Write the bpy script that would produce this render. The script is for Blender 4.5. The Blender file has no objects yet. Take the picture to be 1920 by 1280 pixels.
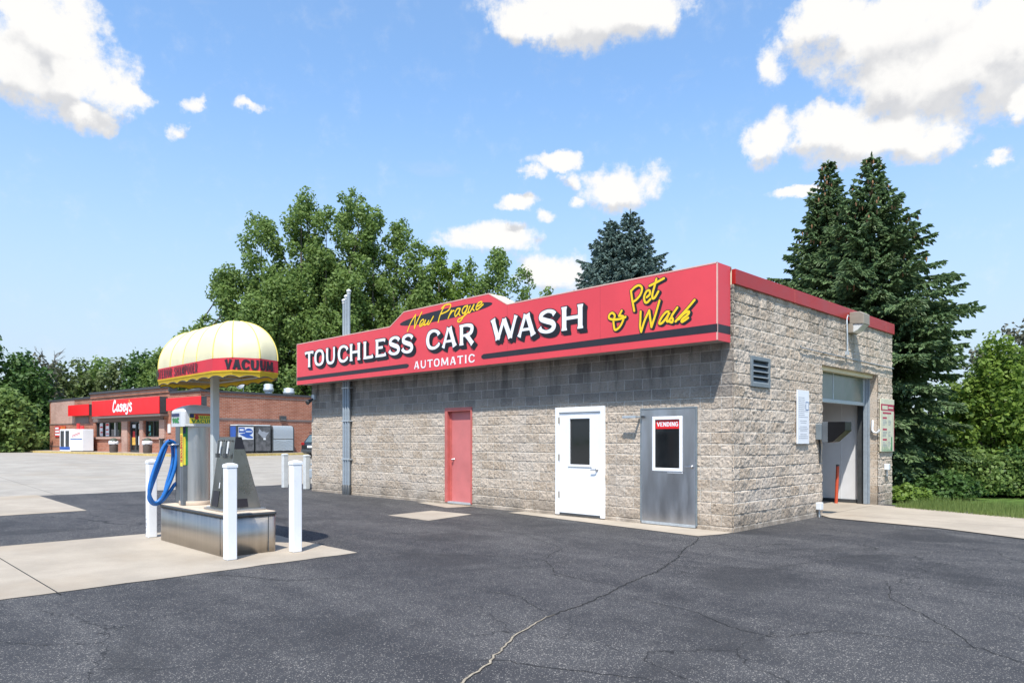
import bpy, math, random
import numpy as np
from mathutils import Vector, Matrix
SC = bpy.context.scene
COL = SC.collection
R_ = math.radians

# ------------------------------------------------------------------ camera, sky, sun, exposure
EYE = Vector((5.90, -11.21, 1.58))
cam = bpy.data.cameras.new("camera"); camo = bpy.data.objects.new("camera", cam); COL.objects.link(camo)
camo.location = EYE; camo.rotation_euler = (R_(90), 0, R_(45))
cam.sensor_width = 36; cam.lens = 25.0; cam.shift_y = (824 - 640) / 1920.0
cam.clip_start = 0.1; cam.clip_end = 5000
SC.camera = camo
SC.view_settings.view_transform = 'Standard'; SC.view_settings.look = 'None'
SC.view_settings.gamma = 1.0; SC.view_settings.use_curve_mapping = False
SC.view_settings.exposure = 0.88
SUN = Vector((0.35, -0.50, 1.02)).normalized()
sun = bpy.data.lights.new("sun", 'SUN'); sun.energy = 3.5; sun.angle = R_(0.5); sun.color = (1.0, 0.945, 0.86)
suno = bpy.data.objects.new("sun", sun); COL.objects.link(suno)
suno.rotation_euler = (-SUN).to_track_quat('-Z', 'Y').to_euler(); suno.location = (20, -30, 60)
SKY_STRENGTH = 0.15

def nd(nt, t, **kw):
    n = nt.nodes.new(t)
    for k, v in kw.items():
        if k.startswith('i_'):
            n.inputs[k[2:].replace('_', ' ')].default_value = v
        else:
            setattr(n, k, v)
    return n
def math_(nt, op, a, b=None, c=None, clamp=False):
    n = nt.nodes.new('ShaderNodeMath'); n.operation = op; n.use_clamp = clamp
    for i, v in enumerate((a, b, c)):
        if v is None: continue
        if isinstance(v, (int, float)): n.inputs[i].default_value = v
        else: nt.links.new(v, n.inputs[i])
    return n.outputs[0]
def mixc(nt, fac, a, b, blend='MIX'):
    n = nt.nodes.new('ShaderNodeMix'); n.data_type = 'RGBA'; n.blend_type = blend
    for s, v in ((n.inputs[0], fac), (n.inputs[6], a), (n.inputs[7], b)):
        if isinstance(v, (int, float)): s.default_value = v
        elif isinstance(v, tuple): s.default_value = (v[0], v[1], v[2], 1)
        else: nt.links.new(v, s)
    return n.outputs[2]
def ramp(nt, fac, lo, hi, a=0.0, b=1.0):
    n = nt.nodes.new('ShaderNodeMapRange'); n.interpolation_type = 'SMOOTHSTEP'
    n.inputs[1].default_value = lo; n.inputs[2].default_value = hi; n.inputs[3].default_value = a; n.inputs[4].default_value = b
    nt.links.new(fac, n.inputs[0]); return n.outputs[0]

# clouds of the sky: (azimuth px, elevation px, half width px, half height px) measured in a 1333 px focal length
CLOUDS = [(95, 55, 120, 80), (45, 120, 120, 70), (195, 150, 85, 62), (165, 205, 75, 34), (250, 165, 50, 20),
          (360, 188, 24, 16), (462, 192, 34, 10), (346, 236, 22, 14),
          (1105, 18, 190, 55), (1010, 40, 95, 36), (1190, 15, 110, 50),
          (1700, 40, 215, 105), (1800, 130, 190, 95), (1690, 140, 130, 90), (1880, 60, 120, 100), (1560, 30, 80, 60), (1900, 200, 50, 40),
          (1665, 252, 165, 50), (1560, 240, 85, 40), (1750, 265, 80, 40), (1436, 262, 52, 42), (1862, 298, 26, 14),
          (1165, 345, 85, 36), (1045, 305, 55, 16), (1000, 325, 30, 12), (972, 372, 50, 16), (1075, 372, 24, 12), (1065, 335, 26, 12),
          (925, 446, 92, 30), (1035, 508, 75, 36), (1495, 358, 62, 13), (1460, 120, 40, 46), (1030, 400, 20, 12), (120, 130, 100, 60)]
def sky():
    w = bpy.data.worlds.new("World"); SC.world = w; w.use_nodes = True
    nt = w.node_tree; nt.nodes.clear()
    out = nd(nt, 'ShaderNodeOutputWorld'); bg = nd(nt, 'ShaderNodeBackground')
    nt.links.new(bg.outputs[0], out.inputs[0])
    st = nd(nt, 'ShaderNodeTexSky', sky_type='NISHITA', sun_disc=False, sun_elevation=math.asin(SUN.z),
            sun_rotation=math.atan2(SUN.x, SUN.y), altitude=300, air_density=1.0, dust_density=1.1, ozone_density=1.6)
    # spherical direction field (azimuth measured from the street corner's diagonal)
    fld = bpy.data.node_groups.new("cloud_field", 'ShaderNodeTree')
    fld.interface.new_socket("Vector", in_out='INPUT', socket_type='NodeSocketVector')
    fld.interface.new_socket("Density", in_out='OUTPUT', socket_type='NodeSocketFloat')
    fld.interface.new_socket("Body", in_out='OUTPUT', socket_type='NodeSocketFloat')
    gi = fld.nodes.new('NodeGroupInput'); go = fld.nodes.new('NodeGroupOutput')
    warp = nd(fld, 'ShaderNodeTexNoise', i_Scale=9.0, i_Detail=4.0, i_Roughness=0.55)
    fld.links.new(gi.outputs[0], warp.inputs['Vector'])
    s = nd(fld, 'ShaderNodeVectorMath', operation='SUBTRACT'); s.inputs[1].default_value = (0.5, 0.5, 0.5)
    fld.links.new(warp.outputs['Color'], s.inputs[0])
    sc = nd(fld, 'ShaderNodeVectorMath', operation='MULTIPLY_ADD'); sc.inputs[1].default_value = (0.075, 0.05, 0)
    fld.links.new(s.outputs[0], sc.inputs[0]); fld.links.new(gi.outputs[0], sc.inputs[2])
    warp2 = nd(fld, 'ShaderNodeTexNoise', i_Scale=42.0, i_Detail=5.0, i_Roughness=0.6); fld.links.new(gi.outputs[0], warp2.inputs['Vector'])
    s2 = nd(fld, 'ShaderNodeVectorMath', operation='SUBTRACT'); s2.inputs[1].default_value = (0.5, 0.5, 0.5); fld.links.new(warp2.outputs['Color'], s2.inputs[0])
    sc2 = nd(fld, 'ShaderNodeVectorMath', operation='MULTIPLY_ADD'); sc2.inputs[1].default_value = (0.042, 0.026, 0)
    fld.links.new(s2.outputs[0], sc2.inputs[0]); fld.links.new(sc.outputs[0], sc2.inputs[2]); sc = sc2
    acc = None
    for (px, py, a, b) in CLOUDS:
        az = math.atan((px - 960) / 1333.0); el = math.atan((824 - py) / 1333.0 * math.cos(az))
        k = math.cos(az)
        mp = nd(fld, 'ShaderNodeMapping', vector_type='TEXTURE')
        mp.inputs['Location'].default_value = (az, el, 0)
        mp.inputs['Scale'].default_value = (a / 1333.0 * k * k * 1.3, b / 1333.0 * k * 1.3, 1)
        fld.links.new(sc.outputs[0], mp.inputs[0])
        g = nd(fld, 'ShaderNodeTexGradient', gradient_type='SPHERICAL'); fld.links.new(mp.outputs[0], g.inputs[0])
        gf = g.outputs['Fac'] if a > 42 else math_(fld, 'MULTIPLY', g.outputs['Fac'], 0.62)
        acc = gf if acc is None else math_(fld, 'SMOOTH_MAX', acc, gf, 0.12)
    nz = nd(fld, 'ShaderNodeTexNoise', i_Scale=24.0, i_Detail=11.0, i_Roughness=0.66)
    fld.links.new(gi.outputs[0], nz.inputs['Vector'])
    n2 = math_(fld, 'MULTIPLY_ADD', nz.outputs['Fac'], 2.3, -1.15)
    dens = math_(fld, 'ADD', math_(fld, 'MULTIPLY', math_(fld, 'POWER', acc, 0.8), 1.45), math_(fld, 'MULTIPLY', n2, ramp(fld, acc, 0.0, 0.22)))
    fld.links.new(dens, go.inputs[0]); fld.links.new(acc, go.inputs[1])
    tc = nd(nt, 'ShaderNodeTexCoord')
    vr = nd(nt, 'ShaderNodeVectorRotate', rotation_type='Z_AXIS'); vr.inputs['Angle'].default_value = R_(-45)
    nt.links.new(tc.outputs['Generated'], vr.inputs['Vector'])
    sp = nd(nt, 'ShaderNodeSeparateXYZ'); nt.links.new(vr.outputs[0], sp.inputs[0])
    az = math_(nt, 'ARCTAN2', sp.outputs[0], sp.outputs[1]); el = math_(nt, 'ARCSINE', sp.outputs[2])
    cb = nd(nt, 'ShaderNodeCombineXYZ'); nt.links.new(az, cb.inputs[0]); nt.links.new(el, cb.inputs[1])
    g1 = nt.nodes.new('ShaderNodeGroup'); g1.node_tree = fld; nt.links.new(cb.outputs[0], g1.inputs[0])
    of = nd(nt, 'ShaderNodeVectorMath', operation='ADD'); of.inputs[1].default_value = (0.006, 0.034, 0)
    nt.links.new(cb.outputs[0], of.inputs[0])
    g2 = nt.nodes.new('ShaderNodeGroup'); g2.node_tree = fld; nt.links.new(of.outputs[0], g2.inputs[0])
    cover = ramp(nt, g1.outputs[0], 0.20, 0.92)
    core = math_(nt, 'MULTIPLY_ADD', ramp(nt, math_(nt, 'SUBTRACT', g2.outputs[1], g1.outputs[1]), -0.06, 0.30), 0.8, ramp(nt, g2.outputs[0], 0.9, 2.1, 0, 0.35), clamp=True)
    # thin high veil
    vz = nd(nt, 'ShaderNodeTexNoise', i_Scale=2.2, i_Detail=5.0, i_Roughness=0.55)
    mv = nd(nt, 'ShaderNodeMapping'); mv.inputs['Rotation'].default_value = (0, 0, R_(18)); mv.inputs['Scale'].default_value = (1.6, 5.0, 1); nt.links.new(cb.outputs[0], mv.inputs[0]); nt.links.new(mv.outputs[0], vz.inputs['Vector'])
    veil = ramp(nt, vz.outputs['Fac'], 0.46, 0.74, 0.0, 0.42)
    skyc = mixc(nt, 1.0, st.outputs[0], (0.70, 0.96, 1.10), 'MULTIPLY')
    lowb = ramp(nt, sp.outputs[2], 0.0, 0.48, 0.93, 0.14)
    skyc = mixc(nt, math_(nt, 'MAXIMUM', veil, lowb), skyc, (2.30, 2.62, 3.02))
    cc = mixc(nt, core, (3.75, 3.68, 3.55), (2.55, 2.56, 2.62))
    fin = mixc(nt, math_(nt, 'MULTIPLY', cover, 0.97), skyc, cc)
    nt.links.new(fin, bg.inputs[0]); bg.inputs[1].default_value = SKY_STRENGTH
sky()

# ------------------------------------------------------------------ helpers
def tag(o, label=None, cat=None, group=None, kind=None):
    if label: o['label'] = label
    if cat: o['category'] = cat
    if group: o['group'] = group
    if kind: o['kind'] = kind
    return o
def thing(name, label, cat, loc=(0, 0, 0), rz=0.0, group=None):
    o = bpy.data.objects.new(name, None); COL.objects.link(o); o.location = loc; o.rotation_euler = (0, 0, rz)
    o.empty_display_size = 0.2
    return tag(o, label, cat, group)
def copy_tree(o, parent=None):
    c = o.copy(); COL.objects.link(c)
    if parent: c.parent = parent
    for ch in [x for x in COL.objects if x.parent == o]: copy_tree(ch, c)
    return c

class MB:
    def __init__(s): s.v = []; s.f = []; s.sm = []
    def add(s, vs, fs, smooth=False):
        o = len(s.v); s.v += [tuple(p) for p in vs]
        for f in fs: s.f.append(tuple(i + o for i in f)); s.sm.append(smooth)
        return s
    def box(s, x0, y0, z0, x1, y1, z1):
        x0, x1 = min(x0, x1), max(x0, x1); y0, y1 = min(y0, y1), max(y0, y1); z0, z1 = min(z0, z1), max(z0, z1)
        v = [(x0, y0, z0), (x1, y0, z0), (x1, y1, z0), (x0, y1, z0), (x0, y0, z1), (x1, y0, z1), (x1, y1, z1), (x0, y1, z1)]
        return s.add(v, [(0, 3, 2, 1), (4, 5, 6, 7), (0, 1, 5, 4), (1, 2, 6, 5), (2, 3, 7, 6), (3, 0, 4, 7)])
    def prism(s, poly, fn, d0, d1, smooth=False):
        """poly: ccw 2d outline; fn(u, v, d) -> point; from depth d0 to d1"""
        n = len(poly)
        v = [fn(u, w, d0) for u, w in poly] + [fn(u, w, d1) for u, w in poly]
        s.add(v, [tuple(range(n))[::-1], tuple(range(n, 2 * n))])
        o = len(s.v) - 2 * n
        for i in range(n):
            j = (i + 1) % n; s.f.append((o + i, o + j, o + n + j, o + n + i)); s.sm.append(smooth)
        return s
    def tube(s, pts, r, n=10, cap=True, smooth=True):
        pts = [Vector(p) for p in pts]; m = len(pts)
        rs = r if isinstance(r, (list, tuple)) else [r] * m
        t0 = (pts[1] - pts[0]).normalized()
        up = Vector((0, 0, 1)) if abs(t0.z) < 0.9 else Vector((1, 0, 0))
        a = t0.cross(up).normalized(); v = []
        for i in range(m):
            if i == 0: t = t0
            elif i == m - 1: t = (pts[i] - pts[i - 1]).normalized()
            else: t = ((pts[i + 1] - pts[i]).normalized() + (pts[i] - pts[i - 1]).normalized()).normalized()
            a = (a - t * a.dot(t)).normalized(); b = t.cross(a)
            for k in range(n):
                q = 2 * math.pi * k / n; v.append(pts[i] + (a * math.cos(q) + b * math.sin(q)) * rs[i])
        f = []
        for i in range(m - 1):
            for k in range(n):
                l = (k + 1) % n; f.append((i * n + k, i * n + l, i * n + n + l, i * n + n + k))
        s.add(v, f, smooth)
        if cap:
            s.add(v[:n], [tuple(range(n))[::-1]]); s.add(v[-n:], [tuple(range(n))])
        return s
    def lathe(s, prof, c=(0, 0, 0), n=24, smooth=True):
        """prof: list of (radius, z) bottom to top"""
        v = []; f = []; m = len(prof)
        for r, z in prof:
            for k in range(n):
                q = 2 * math.pi * k / n; v.append((c[0] + r * math.cos(q), c[1] + r * math.sin(q), c[2] + z))
        for i in range(m - 1):
            for k in range(n):
                l = (k + 1) % n; f.append((i * n + k, i * n + l, i * n + n + l, i * n + n + k))
        s.add(v, f, smooth)
        if prof[0][0] > 1e-4: s.add(v[:n], [tuple(range(n))[::-1]])
        if prof[-1][0] > 1e-4: s.add(v[-n:], [tuple(range(n))])
        return s
    def grid(s, rows, smooth=True, close=False):
        m = len(rows); n = len(rows[0]); v = [p for r in rows for p in r]; f = []
        for i in range(m - 1):
            for k in range(n if close else n - 1):
                l = (k + 1) % n; f.append((i * n + k, i * n + l, i * n + n + l, i * n + n + k))
        return s.add(v, f, smooth)
    def build(s, name, m, parent=None, bevel=0.0, seg=2):
        me = bpy.data.meshes.new(name); me.from_pydata(s.v, [], s.f); me.update()
        me.polygons.foreach_set('use_smooth', s.sm)
        me.materials.append(m)
        o = bpy.data.objects.new(name, me); COL.objects.link(o)
        if parent: o.parent = parent
        if bevel:
            b = o.modifiers.new("bevel", 'BEVEL'); b.width = bevel; b.segments = seg; b.limit_method = 'ANGLE'; b.angle_limit = R_(40)
        return o
def each(mb, name, m, parent=None, bevel=0.0):
    """every loose piece of the builder becomes a part of its own"""
    p = list(range(len(mb.v)))
    def root(i):
        while p[i] != i: p[i] = p[p[i]]; i = p[i]
        return i
    at = {}
    for i, c in enumerate(mb.v): p[i] = at.setdefault(tuple(round(x, 5) for x in c), i)
    for f in mb.f:
        for i in f[1:]: p[root(i)] = root(f[0])
    gr = {}
    for k, f in enumerate(mb.f): gr.setdefault(root(f[0]), []).append(k)
    out = []
    for ks in gr.values():
        ids = sorted({i for k in ks for i in mb.f[k]}); re = {i: j for j, i in enumerate(ids)}; q = MB()
        q.v = [mb.v[i] for i in ids]; q.f = [tuple(re[i] for i in mb.f[k]) for k in ks]; q.sm = [mb.sm[k] for k in ks]
        out.append(q.build(name, m, parent, bevel))
    return out
def npmesh(name, v, f, m, parent=None, smooth=False):
    me = bpy.data.meshes.new(name); v = np.asarray(v, np.float32); f = np.asarray(f, np.int32)
    k = f.shape[1]
    me.vertices.add(len(v)); me.vertices.foreach_set('co', v.ravel())
    me.loops.add(f.size); me.loops.foreach_set('vertex_index', f.ravel())
    me.polygons.add(len(f)); me.polygons.foreach_set('loop_start', np.arange(len(f), dtype=np.int32) * k)
    me.polygons.foreach_set('use_smooth', np.full(len(f), smooth))
    me.update(calc_edges=True); me.validate()
    me.materials.append(m)
    o = bpy.data.objects.new(name, me); COL.objects.link(o)
    if parent: o.parent = parent
    return o

# ------------------------------------------------------------------ materials
MATS = {}
def mat(name, col, rough=0.6, metal=0.0, var=0.10, vscale=6.0, bump=0.0, bscale=60.0, spec=0.5, trans=0.0, stretch=None, coat=0.0, dirt=0.0):
    """plain surface with slight tone variation, fine bump and optional grime patches"""
    if name in MATS: return MATS[name]
    m = bpy.data.materials.new(name); m.use_nodes = True; nt = m.node_tree
    p = nt.nodes['Principled BSDF']
    p.inputs['Roughness'].default_value = rough; p.inputs['Metallic'].default_value = metal
    p.inputs['Specular IOR Level'].default_value = spec; p.inputs['Coat Weight'].default_value = coat
    tc = nd(nt, 'ShaderNodeTexCoord'); src = tc.outputs['Object']
    if stretch:
        mp = nd(nt, 'ShaderNodeMapping'); mp.inputs['Scale'].default_value = stretch; nt.links.new(src, mp.inputs[0]); src = mp.outputs[0]
    n1 = nd(nt, 'ShaderNodeTexNoise', i_Scale=vscale, i_Detail=6.0, i_Roughness=0.6); nt.links.new(src, n1.inputs['Vector'])
    lo = tuple(c * (1 - var) for c in col); hi = tuple(min(1, c * (1 + var)) for c in col)
    c = mixc(nt, ramp(nt, n1.outputs['Fac'], 0.3, 0.7), lo, hi)
    if dirt:
        n3 = nd(nt, 'ShaderNodeTexNoise', i_Scale=2.3, i_Detail=8.0, i_Roughness=0.68); nt.links.new(src, n3.inputs['Vector'])
        c = mixc(nt, ramp(nt, n3.outputs['Fac'], 0.50, 0.78, 0, dirt), c, (0.16, 0.13, 0.10))
    nt.links.new(c, p.inputs['Base Color'])
    r = ramp(nt, n1.outputs['Fac'], 0.25, 0.75, max(0.02, rough - 0.07), min(1, rough + 0.07)); nt.links.new(r, p.inputs['Roughness'])
    if bump:
        n2 = nd(nt, 'ShaderNodeTexNoise', i_Scale=bscale, i_Detail=4.0); nt.links.new(src, n2.inputs['Vector'])
        b = nd(nt, 'ShaderNodeBump', i_Strength=bump, i_Distance=0.01); nt.links.new(n2.outputs['Fac'], b.inputs['Height'])
        nt.links.new(b.outputs[0], p.inputs['Normal'])
    if trans:
        t = nd(nt, 'ShaderNodeBsdfTranslucent'); nt.links.new(c, t.inputs[0])
        ms = nd(nt, 'ShaderNodeMixShader'); ms.inputs[0].default_value = trans
        nt.links.new(p.outputs[0], ms.inputs[1]); nt.links.new(t.outputs[0], ms.inputs[2])
        nt.links.new(ms.outputs[0], nt.nodes['Material Output'].inputs[0])
    MATS[name] = m; return m

def leafmat(name, dark, light, trans=0.30, rough=0.55):
    if name in MATS: return MATS[name]
    m = bpy.data.materials.new(name); m.use_nodes = True; nt = m.node_tree; p = nt.nodes['Principled BSDF']
    g = nd(nt, 'ShaderNodeNewGeometry')
    c = mixc(nt, g.outputs['Random Per Island'], dark, light)
    tc = nd(nt, 'ShaderNodeTexCoord'); n = nd(nt, 'ShaderNodeTexNoise', i_Scale=0.5, i_Detail=3.0); nt.links.new(tc.outputs['Object'], n.inputs['Vector'])
    c = mixc(nt, ramp(nt, n.outputs['Fac'], 0.35, 0.7, 0.0, 0.45), c, light)
    nt.links.new(c, p.inputs['Base Color']); p.inputs['Roughness'].default_value = rough; p.inputs['Specular IOR Level'].default_value = 0.35
    t = nd(nt, 'ShaderNodeBsdfTranslucent'); nt.links.new(c, t.inputs[0])
    ms = nd(nt, 'ShaderNodeMixShader'); ms.inputs[0].default_value = trans
    nt.links.new(p.outputs[0], ms.inputs[1]); nt.links.new(t.outputs[0], ms.inputs[2]); nt.links.new(ms.outputs[0], nt.nodes['Material Output'].inputs[0])
    MATS[name] = m; return m

def cmu_mat(name, axis, stain=True):
    """split-face concrete block: mortar grid, aggregate speckle, water stains and painted shade below the fascia"""
    m = bpy.data.materials.new(name); m.use_nodes = True; nt = m.node_tree; p = nt.nodes['Principled BSDF']
    p.inputs['Roughness'].default_value = 0.92; p.inputs['Specular IOR Level'].default_value = 0.2
    tc = nd(nt, 'ShaderNodeTexCoord'); sp = nd(nt, 'ShaderNodeSeparateXYZ'); nt.links.new(tc.outputs['Object'], sp.inputs[0])
    u = sp.outputs[0 if axis == 'x' else 1]; z = math_(nt, 'SUBTRACT', sp.outputs[2], 0.08)
    cb = nd(nt, 'ShaderNodeCombineXYZ'); nt.links.new(u, cb.inputs[0]); nt.links.new(z, cb.inputs[1])
    br = nd(nt, 'ShaderNodeTexBrick', offset=0.5, offset_frequency=2, squash=1.0)
    for k, v in (('Scale', 1.0), ('Mortar Size', 0.0055), ('Mortar Smooth', 0.15), ('Bias', 0.0), ('Brick Width', 0.4064), ('Row Height', 0.2032)):
        br.inputs[k].default_value = v
    br.inputs['Color1'].default_value = (0.425, 0.338, 0.256, 1); br.inputs['Color2'].default_value = (0.58, 0.487, 0.396, 1); br.inputs['Mortar'].default_value = (0.56, 0.52, 0.46, 1)
    nt.links.new(cb.outputs[0], br.inputs['Vector'])
    v1 = nd(nt, 'ShaderNodeTexVoronoi', i_Scale=55.0); nt.links.new(tc.outputs['Object'], v1.inputs['Vector'])
    vs = nd(nt, 'ShaderNodeSeparateColor'); nt.links.new(v1.outputs['Color'], vs.inputs[0])
    c = mixc(nt, ramp(nt, vs.outputs[0], 0.68, 0.95, 0, 0.65), br.outputs['Color'], (0.56, 0.50, 0.43))
    c = mixc(nt, ramp(nt, vs.outputs[1], 0.74, 0.95, 0, 0.60), c, (0.14, 0.115, 0.09))
    n1 = nd(nt, 'ShaderNodeTexNoise', i_Scale=2.2, i_Detail=7.0, i_Roughness=0.65); nt.links.new(tc.outputs['Object'], n1.inputs['Vector'])
    c = mixc(nt, ramp(nt, n1.outputs['Fac'], 0.52, 0.75, 0, 0.40), c, (0.27, 0.21, 0.155))
    n4 = nd(nt, 'ShaderNodeTexNoise', i_Scale=1.1, i_Detail=3.0); nt.links.new(tc.outputs['Object'], n4.inputs['Vector'])
    c = mixc(nt, ramp(nt, n4.outputs['Fac'], 0.45, 0.7, 0, 0.35), c, (0.50, 0.45, 0.40))
    c = mixc(nt, math_(nt, 'MULTIPLY', br.outputs['Fac'], 0.85), c, (0.52, 0.49, 0.44))
    sd = math_(nt, 'MULTIPLY', ramp(nt, sp.outputs[2], 0.08, 0.55, 1.0, 0.0), ramp(nt, n1.outputs['Fac'], 0.35, 0.62, 0.15, 0.75))
    c = mixc(nt, sd, c, (0.20, 0.165, 0.13))      # splash dirt at the foot
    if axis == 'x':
        sx = math_(nt, 'MULTIPLY', ramp(nt, sp.outputs[2], 2.1, 2.5), 0.62); c = mixc(nt, sx, c, (0.21, 0.20, 0.19))  # shade below the sign mixed into the upper wall colour
    # streaks of dirty run-off, strongest under the roof edge
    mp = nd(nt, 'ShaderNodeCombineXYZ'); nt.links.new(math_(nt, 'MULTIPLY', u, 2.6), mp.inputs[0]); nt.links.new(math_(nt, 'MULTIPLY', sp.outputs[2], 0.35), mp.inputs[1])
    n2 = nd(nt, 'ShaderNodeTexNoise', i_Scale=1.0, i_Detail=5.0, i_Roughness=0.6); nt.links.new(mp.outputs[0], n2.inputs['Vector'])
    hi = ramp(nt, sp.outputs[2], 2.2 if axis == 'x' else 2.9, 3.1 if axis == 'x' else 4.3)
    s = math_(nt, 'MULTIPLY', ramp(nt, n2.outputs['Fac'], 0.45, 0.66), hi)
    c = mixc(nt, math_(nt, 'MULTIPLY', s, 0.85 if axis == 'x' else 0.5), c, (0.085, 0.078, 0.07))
    if axis == 'x':                         # upper courses in the painted shade band: blocks of uneven darkness, pale joints
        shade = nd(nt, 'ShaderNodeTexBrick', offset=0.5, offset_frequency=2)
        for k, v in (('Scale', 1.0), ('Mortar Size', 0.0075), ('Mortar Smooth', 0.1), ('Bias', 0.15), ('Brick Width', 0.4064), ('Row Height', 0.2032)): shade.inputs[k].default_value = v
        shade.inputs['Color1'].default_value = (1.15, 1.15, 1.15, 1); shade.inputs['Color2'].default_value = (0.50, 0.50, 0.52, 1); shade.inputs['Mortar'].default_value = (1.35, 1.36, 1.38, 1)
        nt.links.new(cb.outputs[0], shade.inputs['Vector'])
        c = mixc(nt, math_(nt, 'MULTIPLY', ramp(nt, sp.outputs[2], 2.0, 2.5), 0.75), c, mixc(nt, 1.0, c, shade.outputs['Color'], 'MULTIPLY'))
    nt.links.new(c, p.inputs['Base Color'])
    n3 = nd(nt, 'ShaderNodeTexNoise', i_Scale=46.0, i_Detail=5.0, i_Roughness=0.7); nt.links.new(tc.outputs['Object'], n3.inputs['Vector'])
    h = math_(nt, 'MULTIPLY', n3.outputs['Fac'], math_(nt, 'SUBTRACT', 1.0, br.outputs['Fac']))
    b = nd(nt, 'ShaderNodeBump', i_Strength=0.75, i_Distance=0.018); nt.links.new(h, b.inputs['Height']); nt.links.new(b.outputs[0], p.inputs['Normal'])
    return m

def brick_mat(name, c1, c2, mortar):
    m = bpy.data.materials.new(name); m.use_nodes = True; nt = m.node_tree; p = nt.nodes['Principled BSDF']
    p.inputs['Roughness'].default_value = 0.9
    tc = nd(nt, 'ShaderNodeTexCoord'); sp = nd(nt, 'ShaderNodeSeparateXYZ'); nt.links.new(tc.outputs['Object'], sp.inputs[0])
    cb = nd(nt, 'ShaderNodeCombineXYZ'); nt.links.new(math_(nt, 'ADD', sp.outputs[0], sp.outputs[1]), cb.inputs[0]); nt.links.new(sp.outputs[2], cb.inputs[1])
    br = nd(nt, 'ShaderNodeTexBrick', offset=0.5, offset_frequency=2)
    for k, v in (('Scale', 1.0), ('Mortar Size', 0.009), ('Mortar Smooth', 0.3), ('Bias', -0.1), ('Brick Width', 0.30), ('Row Height', 0.10)): br.inputs[k].default_value = v
    br.inputs['Color1'].default_value = (*c1, 1); br.inputs['Color2'].default_value = (*c2, 1); br.inputs['Mortar'].default_value = (*mortar, 1)
    nt.links.new(cb.outputs[0], br.inputs['Vector'])
    n = nd(nt, 'ShaderNodeTexNoise', i_Scale=0.9, i_Detail=6.0); nt.links.new(tc.outputs['Object'], n.inputs['Vector'])
    c = mixc(nt, ramp(nt, n.outputs['Fac'], 0.45, 0.7, 0, 0.35), br.outputs['Color'], tuple(x * 0.6 for x in c1))
    nt.links.new(c, p.inputs['Base Color'])
    b = nd(nt, 'ShaderNodeBump', i_Strength=0.5, i_Distance=0.01, invert=True); nt.links.new(br.outputs['Fac'], b.inputs['Height']); nt.links.new(b.outputs[0], p.inputs['Normal'])
    return m

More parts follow.
